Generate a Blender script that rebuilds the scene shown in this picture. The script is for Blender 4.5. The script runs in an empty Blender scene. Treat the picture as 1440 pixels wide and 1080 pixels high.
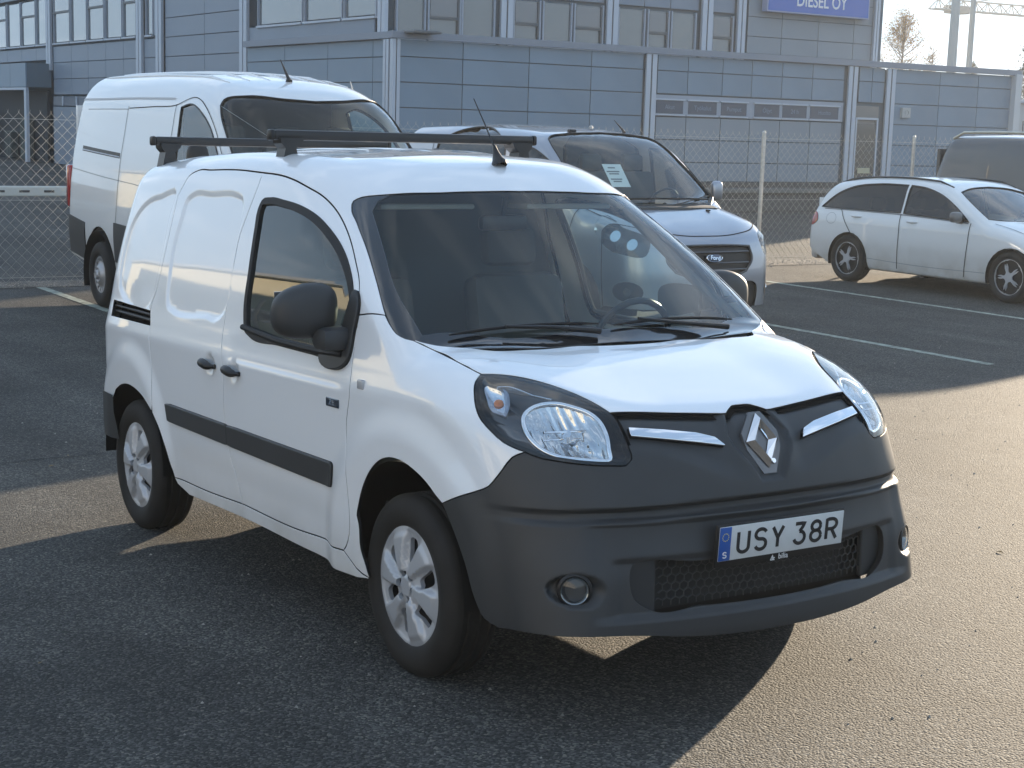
import bpy, bmesh, math, random
import numpy as np
from mathutils import Matrix, Vector, geometry
C=bpy.context.scene.collection
sc=bpy.context.scene
R=math.radians
# ---------------------------------------------------------------- camera
cam=bpy.data.cameras.new('camera');co=bpy.data.objects.new('camera',cam);C.objects.link(co);sc.camera=co
CP=(4.6039,-3.3805,1.6631);YAW,PIT,ROL=2.5735,-.1267,.0067
f=Vector((math.cos(PIT)*math.cos(YAW),math.cos(PIT)*math.sin(YAW),math.sin(PIT)));r=Vector((math.sin(YAW),-math.cos(YAW),0));u=r.cross(f)
r2=r*math.cos(ROL)+u*math.sin(ROL);u2=-r*math.sin(ROL)+u*math.cos(ROL)
co.matrix_world=Matrix(((r2.x,u2.x,-f.x,CP[0]),(r2.y,u2.y,-f.y,CP[1]),(r2.z,u2.z,-f.z,CP[2]),(0,0,0,1)))
cam.sensor_width=36;cam.lens=36*2232.5/1440;cam.clip_end=3000;cam.clip_start=.05
# ---------------------------------------------------------------- sky, sun, exposure
SUN_EL=R(10.7);SD=Vector((-.50,.866,0)).normalized()*math.cos(SUN_EL)+Vector((0,0,math.sin(SUN_EL)))
w=bpy.data.worlds.new('World');sc.world=w;w.use_nodes=True;nt=w.node_tree;nt.nodes.clear()
out=nt.nodes.new('ShaderNodeOutputWorld');bg=nt.nodes.new('ShaderNodeBackground');sky=nt.nodes.new('ShaderNodeTexSky')
sky.sky_type='NISHITA';sky.sun_disc=False;sky.sun_elevation=SUN_EL;sky.sun_rotation=math.atan2(SD.x,SD.y);sky.air_density=1.0;sky.dust_density=.0;sky.ozone_density=2.0
tc=nt.nodes.new('ShaderNodeTexCoord');mp=nt.nodes.new('ShaderNodeMapping');mp.inputs['Scale'].default_value=(1,1,3.2)
nz=nt.nodes.new('ShaderNodeTexNoise');nz.inputs['Scale'].default_value=3.4;nz.inputs['Detail'].default_value=5;nz.inputs['Roughness'].default_value=.62
cr=nt.nodes.new('ShaderNodeValToRGB');cr.color_ramp.elements[0].position=.50;cr.color_ramp.elements[0].color=(0,0,0,1);cr.color_ramp.elements[1].position=.8;cr.color_ramp.elements[1].color=(.9,.9,.9,1)
mx=nt.nodes.new('ShaderNodeMix');mx.data_type='RGBA';mx.inputs[7].default_value=(2.0,2.75,3.7,1);m2_=nt.nodes.new('ShaderNodeMix');m2_.data_type='RGBA';m2_.inputs[7].default_value=(5.4,5.8,6.3,1)
L=nt.links.new
L(tc.outputs['Generated'],mp.inputs[0]);L(mp.outputs[0],nz.inputs[0]);L(nz.outputs[0],cr.inputs[0]);
sx_=nt.nodes.new('ShaderNodeSeparateXYZ');L(tc.outputs['Generated'],sx_.inputs[0])   # haze that thickens towards the horizon, all round
hz_=nt.nodes.new('ShaderNodeMapRange');hz_.inputs[1].default_value=.55;hz_.inputs[2].default_value=0;hz_.inputs[3].default_value=.35;hz_.inputs[4].default_value=.90;hz_.interpolation_type='SMOOTHSTEP';L(sx_.outputs[2],hz_.inputs[0])
L(hz_.outputs[0],mx.inputs[0]);L(cr.outputs[0],m2_.inputs[0]);L(sky.outputs[0],mx.inputs[6]);L(mx.outputs[2],m2_.inputs[6]);L(m2_.outputs[2],bg.inputs[0]);L(bg.outputs[0],out.inputs[0])
bg.inputs[1].default_value=.122
sun=bpy.data.lights.new('sun','SUN');so=bpy.data.objects.new('sun',sun);C.objects.link(so);sun.energy=5.0;sun.angle=R(.53);sun.color=(1,.82,.60)
so.rotation_euler=SD.to_track_quat('Z','Y').to_euler()
sc.view_settings.view_transform='Standard';sc.view_settings.look='None';sc.view_settings.exposure=1.4;sc.view_settings.gamma=1
try: sc.cycles.max_bounces=10;sc.cycles.transparent_max_bounces=24;sc.cycles.glossy_bounces=4;sc.cycles.sample_clamp_indirect=6;sc.cycles.caustics_reflective=False;sc.cycles.caustics_refractive=False
except Exception: pass
# background ground frame: the lot climbs gently (2.4 degrees) towards the fence
TA=R(2.4);PIV=Matrix.Translation((-4.2,0,0))
GB=PIV@Matrix.Rotation(TA,4,'Y')@PIV.inverted()
# ---------------------------------------------------------------- materials
MATS={}
def node(nt,t,**k):
    n=nt.nodes.new(t)
    for a,b in k.items():
        if a.startswith('i_'):
            n.inputs[int(a[2:])].default_value=b
        else: setattr(n,a,b)
    return n
def P(name,col,rough=.5,metal=0,coat=0,spec=.5,var=None,bump=None,crough=.03,dirt=None,emit=None):
    if name in MATS: return MATS[name]
    m=bpy.data.materials.new(name);m.use_nodes=True;t=m.node_tree;b=t.nodes['Principled BSDF']
    b.inputs['Base Color'].default_value=(*col,1);b.inputs['Roughness'].default_value=rough;b.inputs['Metallic'].default_value=metal
    b.inputs['Coat Weight'].default_value=coat;b.inputs['Coat Roughness'].default_value=crough;b.inputs['Specular IOR Level'].default_value=spec
    co_=t.nodes.new('ShaderNodeTexCoord');last=None
    if var:
        n=node(t,'ShaderNodeTexNoise');n.inputs['Scale'].default_value=var[0];n.inputs['Detail'].default_value=6
        t.links.new(co_.outputs['Object'],n.inputs[0])
        mr=node(t,'ShaderNodeMapRange');mr.inputs[1].default_value=.3;mr.inputs[2].default_value=.7;mr.inputs[3].default_value=1-var[1];mr.inputs[4].default_value=1+var[1]
        t.links.new(n.outputs[0],mr.inputs[0])
        mm=node(t,'ShaderNodeVectorMath',operation='SCALE');mm.inputs[0].default_value=col;t.links.new(mr.outputs[0],mm.inputs['Scale']);t.links.new(mm.outputs[0],b.inputs['Base Color']);last=mm.outputs[0]
    if dirt: # (height, colour) road film low on the body
        sx=node(t,'ShaderNodeSeparateXYZ');t.links.new(co_.outputs['Object'],sx.inputs[0])
        n=node(t,'ShaderNodeTexNoise');n.inputs['Scale'].default_value=5;n.inputs['Detail'].default_value=9;t.links.new(co_.outputs['Object'],n.inputs[0])
        mr=node(t,'ShaderNodeMapRange');mr.inputs[1].default_value=dirt[0];mr.inputs[2].default_value=.2;mr.inputs[3].default_value=0;mr.inputs[4].default_value=1.1
        t.links.new(sx.outputs[2],mr.inputs[0]);mu=node(t,'ShaderNodeMath',operation='MULTIPLY');t.links.new(mr.outputs[0],mu.inputs[0]);t.links.new(n.outputs[0],mu.inputs[1]);mu.use_clamp=True
        mi=node(t,'ShaderNodeMix',data_type='RGBA');mi.inputs[7].default_value=(*dirt[1],1);mi.inputs[6].default_value=(*col,1)
        if last: t.links.new(last,mi.inputs[6])
        t.links.new(mu.outputs[0],mi.inputs[0]);t.links.new(mi.outputs[2],b.inputs['Base Color'])
        mi2=node(t,'ShaderNodeMapRange');mi2.inputs[3].default_value=rough;mi2.inputs[4].default_value=.7;t.links.new(mu.outputs[0],mi2.inputs[0]);t.links.new(mi2.outputs[0],b.inputs['Roughness'])
        mi3=node(t,'ShaderNodeMapRange');mi3.inputs[3].default_value=coat;mi3.inputs[4].default_value=.15;t.links.new(mu.outputs[0],mi3.inputs[0]);t.links.new(mi3.outputs[0],b.inputs['Coat Weight'])
    if bump:
        n=node(t,'ShaderNodeTexNoise');n.inputs['Scale'].default_value=bump[0];n.inputs['Detail'].default_value=4
        t.links.new(co_.outputs['Object'],n.inputs[0]);bp=node(t,'ShaderNodeBump');bp.inputs['Strength'].default_value=bump[1];bp.inputs['Distance'].default_value=bump[2] if len(bump)>2 else .002
        t.links.new(n.outputs[0],bp.inputs['Height']);t.links.new(bp.outputs[0],b.inputs['Normal'])
    MATS[name]=m;return m
def G(name,tint=(.8,.88,.85),ior=1.5,rough=0.0,smudge=0):
    if name in MATS: return MATS[name]
    m=bpy.data.materials.new(name);m.use_nodes=True;t=m.node_tree;t.nodes.clear();o=node(t,'ShaderNodeOutputMaterial')
    tr=node(t,'ShaderNodeBsdfTransparent');tr.inputs[0].default_value=(*tint,1);gl=node(t,'ShaderNodeBsdfGlossy');gl.inputs['Roughness'].default_value=rough
    geo=node(t,'ShaderNodeNewGeometry');dt=node(t,'ShaderNodeVectorMath',operation='DOT_PRODUCT');t.links.new(geo.outputs['Normal'],dt.inputs[0]);t.links.new(geo.outputs['Incoming'],dt.inputs[1])
    ab=node(t,'ShaderNodeMath',operation='ABSOLUTE');t.links.new(dt.outputs['Value'],ab.inputs[0]);om=node(t,'ShaderNodeMath',operation='SUBTRACT');om.inputs[0].default_value=1;t.links.new(ab.outputs[0],om.inputs[1])
    pw=node(t,'ShaderNodeMath',operation='POWER');pw.inputs[1].default_value=5;t.links.new(om.outputs[0],pw.inputs[0]);r0=((ior-1)/(ior+1))**2
    fr=node(t,'ShaderNodeMath',operation='MULTIPLY_ADD');fr.inputs[1].default_value=1-r0;fr.inputs[2].default_value=r0;t.links.new(pw.outputs[0],fr.inputs[0]);mi=node(t,'ShaderNodeMixShader')
    # two surfaces of a thin pane: boost the reflectance
    ma=node(t,'ShaderNodeMath',operation='MULTIPLY');ma.inputs[1].default_value=1.75;ma.use_clamp=True
    t.links.new(fr.outputs[0],ma.inputs[0]);t.links.new(ma.outputs[0],mi.inputs[0]);t.links.new(tr.outputs[0],mi.inputs[1]);t.links.new(gl.outputs[0],mi.inputs[2]);last=mi.outputs[0]
    if smudge:
        tc=node(t,'ShaderNodeTexCoord');n=node(t,'ShaderNodeTexNoise');n.inputs['Scale'].default_value=3;n.inputs['Detail'].default_value=8;t.links.new(tc.outputs['Object'],n.inputs[0])
        mr=node(t,'ShaderNodeMapRange');mr.inputs[1].default_value=.45;mr.inputs[2].default_value=.8;mr.inputs[3].default_value=smudge*.3;mr.inputs[4].default_value=smudge
        df=node(t,'ShaderNodeBsdfDiffuse');df.inputs[0].default_value=(.5,.5,.48,1);m2=node(t,'ShaderNodeMixShader');t.links.new(n.outputs[0],mr.inputs[0]);t.links.new(mr.outputs[0],m2.inputs[0]);t.links.new(last,m2.inputs[1]);t.links.new(df.outputs[0],m2.inputs[2]);last=m2.outputs[0]
    t.links.new(last,o.inputs[0]);MATS[name]=m;return m
WHITE=P('white_paint',(.86,.865,.87),.3,coat=1,spec=.5,dirt=(.5,(.30,.27,.22)))
WHITEB=P('white_paint_far',(.78,.78,.77),.35,coat=1,dirt=(.9,(.35,.31,.25)))
WHITEC=P('pearl_white_paint',(.80,.79,.76),.35,coat=1,dirt=(.7,(.42,.36,.28)))
SILVER=P('silver_blue_paint',(.34,.36,.40),.32,metal=.75,coat=1,dirt=(.6,(.3,.28,.24)))
DKPAINT=P('dark_grey_paint',(.06,.062,.065),.3,coat=1)
PLAS=P('grained_dark_plastic',(.034,.036,.038),.50,spec=.45,bump=(700,.12,.001),var=(6,.10))
BLK=P('black_plastic',(.012,.012,.013),.42,spec=.4)
RUB=P('black_rubber',(.010,.010,.011),.6,spec=.35)
TYRE=P('tyre_rubber',(.018,.017,.016),.72,spec=.3,var=(9,.25),bump=(120,.25,.002))
RIM=P('silver_hubcap_lacquer',(.46,.47,.49),.45,metal=.35,coat=.25,crough=.2)
RIMD=P('dark_steel',(.035,.035,.037),.6,metal=.4)
CHROME=P('chrome',(.85,.86,.88),.06,metal=1)
FRIT=P('black_glass_border',(.012,.013,.015),.08,coat=1)
GLASS=G('windscreen_glass',(.84,.93,.91),1.45)
GLASSD=G('side_glass',(.78,.88,.86),1.5,smudge=.01)
GLASSK=G('privacy_glass',(.06,.07,.07),1.52)
LENS=G('clear_lens',(.93,.95,.96),1.42)
BLACK=P('cavity_black',(.006,.006,.006),.9,spec=.1)
INT=P('interior_dark_grey',(.05,.055,.058),.8)
INTB=P('bulkhead_blue_grey',(.06,.075,.085),.7)
DASH=P('dashboard_grey',(.075,.085,.075),.55,bump=(300,.2))
HEADL=P('headliner_grey',(.28,.28,.27),.9)
RED=P('red_lamp',(.35,.012,.012),.15,coat=1)
ORANGE=P('amber_lamp',(.55,.16,.03),.2,coat=1)
GREYTXT=P('white_print',(.75,.76,.76),.5)
# ---------------------------------------------------------------- mesh helpers
def mesh(name,V,F,mat=None,N=None,smooth=False):
    me=bpy.data.meshes.new(name);me.from_pydata([tuple(map(float,v)) for v in V],[],[tuple(int(i) for i in f) for f in F])
    for m in (mat if isinstance(mat,(list,tuple)) else [mat]):
        if m: me.materials.append(m)
    if smooth or N is not None: me.polygons.foreach_set('use_smooth',[True]*len(me.polygons))
    me.update()
    if N is not None: me.normals_split_custom_set_from_vertices([tuple(map(float,n)) for n in N])
    return me
def link(name,me,parent=None,mat4=None):
    o=bpy.data.objects.new(name,me);C.objects.link(o)
    if parent: o.parent=parent
    if mat4 is not None: o.matrix_basis=mat4
    return o
def tag(o,label=None,cat=None,group=None,kind=None):
    if label:o['label']=label
    if cat:o['category']=cat
    if group:o['group']=group
    if kind:o['kind']=kind
    return o
def thing(name,label,cat,loc=(0,0,0),rz=0,group=None,B=False,kind=None):
    o=bpy.data.objects.new(name,None);C.objects.link(o);o.empty_display_size=.2
    m=Matrix.Translation(loc)@Matrix.Rotation(rz,4,'Z');o.matrix_world=(GB@m) if B else m
    o.matrix_basis=(GB@m) if B else m
    return tag(o,label,cat,group,kind)
class MB:
    def __init__(s): s.V=[];s.F=[]
    def add(s,V,F):
        n=len(s.V);s.V+= [tuple(v) for v in V];s.F+=[tuple(i+n for i in f) for f in F];return s
    def box(s,c,d,rot=None):
        x,y,z=[k/2 for k in d];V=[Vector((a*x,b*y,g*z)) for g in(-1,1) for b in(-1,1) for a in(-1,1)]
        if rot is not None: V=[rot@v for v in V]
        V=[v+Vector(c) for v in V]
        return s.add(V,[(0,2,3,1),(4,5,7,6),(0,1,5,4),(2,6,7,3),(0,4,6,2),(1,3,7,5)])
    def bbox(s,c,d,b=.006,rot=None):
        bm=bmesh.new();bmesh.ops.create_cube(bm,size=1)
        for v in bm.verts:v.co=Vector((v.co.x*d[0],v.co.y*d[1],v.co.z*d[2]))
        bmesh.ops.bevel(bm,geom=bm.edges[:],offset=min(b,min(d)*.45),segments=2,affect='EDGES',profile=.5)
        V=[(rot@v.co if rot is not None else v.co)+Vector(c) for v in bm.verts];bm.verts.index_update()
        F=[[v.index for v in f.verts] for f in bm.faces];bm.free();return s.add(V,F)
    def tube(s,pts,r,n=8,cap=True,closed=False):
        pts=[Vector(p) for p in pts];m=len(pts);rr=r if isinstance(r,(list,tuple)) else [r]*m
        V=[];up=None
        for i,p in enumerate(pts):
            if closed: t=pts[(i+1)%m]-pts[i-1]
            else: t=pts[min(i+1,m-1)]-pts[max(i-1,0)]
            t.normalize()
            if up is None: up=Vector((0,0,1)) if abs(t.z)<.9 else Vector((1,0,0))
            a=t.cross(up).normalized();b=a.cross(t).normalized();up=b
            for k in range(n):
                q=2*math.pi*k/n;V.append(p+(a*math.cos(q)+b*math.sin(q))*rr[i])
        F=[]
        for i in range(m if closed else m-1):
            j=(i+1)%m
            for k in range(n): F.append((i*n+k,i*n+(k+1)%n,j*n+(k+1)%n,j*n+k))
        if cap and not closed: F+=[tuple(range(n))[::-1],tuple(range((m-1)*n,m*n))]
        return s.add(V,F)
    def lathe(s,prof,n=48,axis='y',c=(0,0,0)):
        V=[];m=len(prof)
        for i in range(n):
            q=2*math.pi*i/n
            for r,h in prof:
                v={'y':(r*math.cos(q),h,r*math.sin(q)),'z':(r*math.cos(q),r*math.sin(q),h),'x':(h,r*math.cos(q),r*math.sin(q))}[axis]
                V.append(Vector(v)+Vector(c))
        F=[(i*m+k,i*m+k+1,((i+1)%n)*m+k+1,((i+1)%n)*m+k) for i in range(n) for k in range(m-1)]
        return s.add(V,F)
    def prism(s,poly,axis,a,b):
        n=len(poly)
        def v(p,h): return {'x':(h,p[0],p[1]),'y':(p[0],h,p[1]),'z':(p[0],p[1],h)}[axis]
        return s.add([v(p,a) for p in poly]+[v(p,b) for p in poly],[tuple(range(n))[::-1],tuple(range(n,2*n))]+[(i,(i+1)%n,n+(i+1)%n,n+i) for i in range(n)])
    def build(s,name,mat,parent=None,smooth=False,mat4=None,me_only=False):
        me=mesh(name,s.V,s.F,mat)
        bm=bmesh.new();bm.from_mesh(me);bmesh.ops.recalc_face_normals(bm,faces=bm.faces);bm.to_mesh(me);bm.free()
        if smooth:
            me.polygons.foreach_set('use_smooth',[True]*len(me.polygons))
            try: me.set_sharp_from_angle(angle=R(smooth if smooth is not True else 35))
            except Exception: pass
        return me if me_only else link(name,me,parent,mat4)
def text(name,s,size,mat,parent,mat4,ext=.0008,ax='CENTER',sx=1,space=1,bold=0):
    c=bpy.data.curves.new(name,'FONT');c.body=s;c.size=size;c.extrude=ext;c.align_x=ax;c.align_y='CENTER';c.space_character=space;c.offset=bold;c.resolution_u=4
    t_=bpy.data.objects.new(name,c);C.objects.link(t_);bpy.context.view_layer.update();me=bpy.data.meshes.new_from_object(t_.evaluated_get(bpy.context.evaluated_depsgraph_get()));bpy.data.objects.remove(t_);me.materials.clear();me.materials.append(mat)
    o=link(name,me,parent,mat4@Matrix.Diagonal((sx,1,1,1)));return o
FRONT=Matrix(((0,0,1,0),(1,0,0,0),(0,1,0,0),(0,0,0,1)))   # text facing +x, reading along +y
# ---------------------------------------------------------------- surface panels
def smax(a,b,k):
    h=np.maximum(k-np.abs(a-b),0)/k
    return np.maximum(a,b)+h*h*k*.25
def smin(a,b,k): return -smax(-a,-b,k)
def spl(t,X,Y):
    """smooth (pchip-like Catmull-Rom) interpolation, flat outside"""
    X=np.asarray(X,float);Y=np.asarray(Y,float)
    d=np.diff(Y)/np.diff(X); m=np.zeros(len(X))
    m[1:-1]=np.where(d[1:]*d[:-1]>0,2*d[1:]*d[:-1]/(d[1:]+d[:-1]+1e-12),0)
    m[0]=d[0];m[-1]=d[-1]
    tc=np.clip(t,X[0],X[-1]); i=np.clip(np.searchsorted(X,tc)-1,0,len(X)-2)
    h=X[i+1]-X[i];s=(tc-X[i])/h
    r=(2*s**3-3*s**2+1)*Y[i]+(s**3-2*s**2+s)*h*m[i]+(-2*s**3+3*s**2)*Y[i+1]+(s**3-s**2)*h*m[i+1]
    return r+np.where(t<X[0],(t-X[0])*m[0],0)+np.where(t>X[-1],(t-X[-1])*m[-1],0)
def sstep(a,b,t):
    s=np.clip((t-a)/(b-a),0,1);return s*s*(3-2*s)
def polysd(px,py,poly):
    """signed distance, negative inside"""
    p=np.asarray(poly,float);q=np.roll(p,-1,0)
    best=np.full(px.shape,1e9);ins=np.zeros(px.shape,bool)
    for (ax,ay),(bx,by) in zip(p,q):
        ex,ey=bx-ax,by-ay;L=ex*ex+ey*ey+1e-12
        t=np.clip(((px-ax)*ex+(py-ay)*ey)/L,0,1)
        best=np.minimum(best,(px-ax-t*ex)**2+(py-ay-t*ey)**2)
        c=((ay>py)!=(by>py))&(px<(bx-ax)*(py-ay)/(by-ay+1e-15)+ax);ins^=c
    d=np.sqrt(best);return np.where(ins,-d,d)
class Surf:
    def f(s,P): raise NotImplementedError
    def grad(s,P,e=2e-3):
        g=np.empty_like(P)
        for i in range(3):
            d=np.zeros(3);d[i]=e
            g[:,i]=s.f(P+d)-s.f(P-d)
        return g/np.maximum(np.linalg.norm(g,axis=1,keepdims=True),1e-9)
    def solve(s,O,D,tmax):
        a=np.zeros(len(O));b=np.full(len(O),float(tmax))
        for _ in range(34):
            m=(a+b)/2;v=s.f(O+D*m[:,None]);a=np.where(v<0,m,a);b=np.where(v<0,b,m)
        return O+D*((a+b)/2)[:,None]
    def cast(s,o,d,t0,t1,n=900):
        ts=np.linspace(t0,t1,n);P=o+d*ts[:,None];v=s.f(P);k=np.where(v<0)[0]
        if len(k)==0:
            k=int(np.argmin(v)); return P[k],v[k]
        k=k[0];a,b=ts[max(k-1,0)],ts[k]
        for _ in range(40):
            m=(a+b)/2
            if s.f((o+d*m)[None])[0]<0:b=m
            else:a=m
        return o+d*a,0.
class VanSurf(Surf):
    detail=True
    def W(s,x,z):
        w=spl(z,[.15,.3,.5,.75,.93,1.0,1.08,1.2,1.4,1.6,1.7,1.8],[.865,.88,.888,.893,.893,.878,.858,.835,.785,.722,.68,.62])
        w=w*spl(x,[-3.5,-3.2,-2.7,-2.0,-1.0,-.3,0.,.4,.8],[.925,.955,.985,1.,1.,.995,.985,.955,.90])
        for cx in (0.,-2.697):
            r=np.hypot(x-cx,z-.33); w=w+.022*sstep(.60,.47,r)*sstep(.30,.40,r+.1)
        w=w-.010*sstep(.55,.42,z)*sstep(-.45,-.7,x)*sstep(-2.25,-2.0,x)
        return w
    def XF(s,y,z):
        c=spl(z,[.15,.22,.3,.45,.6,.68,.76,.86,.93,1.0,1.1],[.86,.905,.92,.915,.885,.875,.855,.825,.785,.71,.52])
        return c-.055*(y/.5)**2-spl(z,[.55,.85],[.06,.10])*np.maximum(y-.3,0)**2
    def T(s,x,y):
        hood=spl(x,[-.2,.05,.3,.5,.62,.70,.80],[1.125,1.10,1.055,1.005,.972,.947,.90])+.02*sstep(.25,.7,y)*1.0-.05*(y/.8)**4
        wind=1.10+.74*(.072-.12*(y/.75)**2-x)
        h=smax(hood,wind,.02)
        roof=spl(x,[-3.4,-3.0,-2.5,-2.0,-1.5,-1.2,-.95,-.72,-.4],[1.735,1.775,1.805,1.815,1.805,1.79,1.76,1.71,1.59])-.042*(y/.65)**2
        return smin(h,roof,.04)
    def f(s,P):
        x,y,z=P[:,0],np.abs(P[:,1]),P[:,2]
        side=y-s.W(x,z)
        top=(z-s.T(x,y))*.85
        fr=x-s.XF(y,z)
        re=(-x-(3.345-.06*(y/.8)**2-.07*sstep(.9,1.8,z)))
        b=smax(side,fr,spl(z,[.55,.85],[.25,.36]))
        b=smax(b,top,np.where(x>.2,.10,.08))
        b=smax(b,re,.22)
        return smax(b,.19-z,.05)
class CarSurf(Surf):
    def __init__(s,W,plan,T,fall,XF,sweep,XR,kt=.12,kf=.30,zb=.2,ktf=.10,crown=0.,wind=None):
        s.a=(W,plan,T,fall,XF,sweep,XR,kt,kf,zb,ktf,crown);s.wind=wind
    def f(s,P):
        W,plan,T,fall,XF,sweep,XR,kt,kf,zb,ktf,crown=s.a
        x,y,z=P[:,0],np.abs(P[:,1]),P[:,2]
        w=spl(z,*W)*spl(x,*plan)
        side=y-w
        t=spl(x+sweep*.0*y,*T)-fall*(y/.8)**2
        if s.wind is not None:
            x0,z0,sl,bow=s.wind           # windshield line through (x0,z0) with slope and bow
            wl=z0+sl*(x0-bow*(y/.8)**2-x)
            base=spl(x,*T)-fall*(y/.8)**2
            hood=np.where(x>x0-.6,base,-9)
            xx=spl(np.minimum(x,x0-.5),*T)-fall*(y/.8)**2
            t=np.where(x>x0+.05,base, np.minimum(np.maximum(wl,-9),9))
            roofpart=spl(x,*s.roof)-fall*(y/.8)**2
            hoodpart=spl(x,*s.hood)+crown*sstep(.2,.7,y)-.05*(y/.8)**4
            t=smin(smax(hoodpart,wl,.03),roofpart,.10)
        top=(z-t)*.85
        fr=x-(spl(z,*XF)-sweep*(y/.8)**2-.5*sweep*np.maximum(y-.4,0)**2)
        re=-x-(spl(z,*XR)-.08*(y/.8)**2)
        b=smax(side,fr,kf); b=smax(b,top,np.where(x>.3,ktf,kt)); b=smax(b,re,.16)
        return smax(b,zb-z,.04)
def mk(W,plan,hood,roof,wind,fall,XF,sweep,XR,**k):
    c=CarSurf(W,plan,roof,fall,XF,sweep,XR,wind=wind,**k);c.hood=hood;c.roof=roof;return c
TRANSIT=mk(([.2,.4,.7,.95,1.15,1.35,1.6,1.8,1.95],[.92,.945,.965,.965,.955,.935,.90,.865,.80]),
 ([-4.1,-3.6,-2.5,-1,0,.4,.8],[.93,.97,1,1,.99,.965,.91]),
 ([-.3,.1,.35,.6,.82,.95,1.05],[1.30,1.26,1.21,1.14,1.05,.96,.86]),
 ([-4.2,-3.5,-2.5,-1.6,-1.1,-.8,-.4],[1.96,2.01,2.035,2.02,1.985,1.93,1.75]),
 (.16,1.25,.73,.12),.05,([.2,.35,.6,.8,.95,1.05,1.2],[.96,1.0,1.0,.985,.95,.88,.6]),.11,([.2,.6,1.2,1.9],[3.88,3.93,3.90,3.80]),kt=.14,crown=.025,kf=.20,ktf=.06)
CRAFTER=mk(([.2,.5,.8,1.2,1.5,1.9,2.1,2.25,2.4],[.97,1.0,1.02,1.005,.975,.905,.865,.80,.72]),
 ([-5.1,-4.6,-3.5,-1,0,.4,.8],[.95,.975,1,1,.985,.95,.88]),
 ([-.2,.2,.5,.8,.95,1.05],[1.42,1.38,1.30,1.15,1.0,.85]),
 ([-5.2,-4.6,-3,-1.8,-1.2,-.8,-.45,-.1],[2.41,2.45,2.46,2.44,2.38,2.29,2.17,2.02]),
 (.30,1.36,1.0,.12),.06,([.2,.6,.9,1.1,1.3],[.97,1.0,.96,.85,.6]),.12,([.2,.8,1.5,2.3],[4.98,5.02,4.99,4.90]),kt=.20)
WAGON=mk(([.2,.4,.6,.8,.9,.97,1.1,1.3,1.42],[.86,.89,.905,.90,.885,.86,.82,.75,.68]),
 ([-3.8,-3.4,-2.8,-1,-.3,.2,.7],[.92,.96,.99,1,1,.97,.88]),
 ([-.6,-.35,0,.4,.7,.85],[1.02,.985,.94,.86,.75,.60]),
 ([-3.8,-3.62,-3.5,-3.2,-2.6,-2.0,-1.5,-1.2,-.9],[1.25,1.31,1.34,1.41,1.475,1.49,1.465,1.42,1.30]),
 (-.38,.99,.52,.12),.05,([.2,.4,.6,.75,.9],[.80,.84,.82,.74,.4]),.22,([.2,.5,.8,.95,1.1,1.3],[3.78,3.82,3.80,3.74,3.66,3.52]),kt=.10,kf=.4)
DARKVAN=mk(([.2,.5,.8,1.0,1.2,1.5,1.8,1.95],[.92,.95,.97,.97,.955,.93,.90,.86]),
 ([-4.1,-3.6,-2.5,-1,0,.4,.8],[.94,.975,1,1,.99,.96,.90]),
 ([-.3,.1,.4,.7,.9],[1.25,1.2,1.12,1.0,.85]),
 ([-4.2,-3.5,-2.5,-1.6,-1.1,-.8,-.4],[2.03,2.08,2.10,2.09,2.04,1.95,1.74]),
 (.1,1.2,.72,.12),.05,([.2,.5,.8,1.0],[.88,.92,.88,.75]),.12,([.2,.8,1.2,1.9],[3.92,3.98,3.93,3.72]),kt=.12)
POSE={'TRANSIT':(-8.30,6.50),'CRAFTER':(-8.20,2.97),'WAGON':(-8.82,13.42),'DARKVAN':(-9.2,16.45)}
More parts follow.
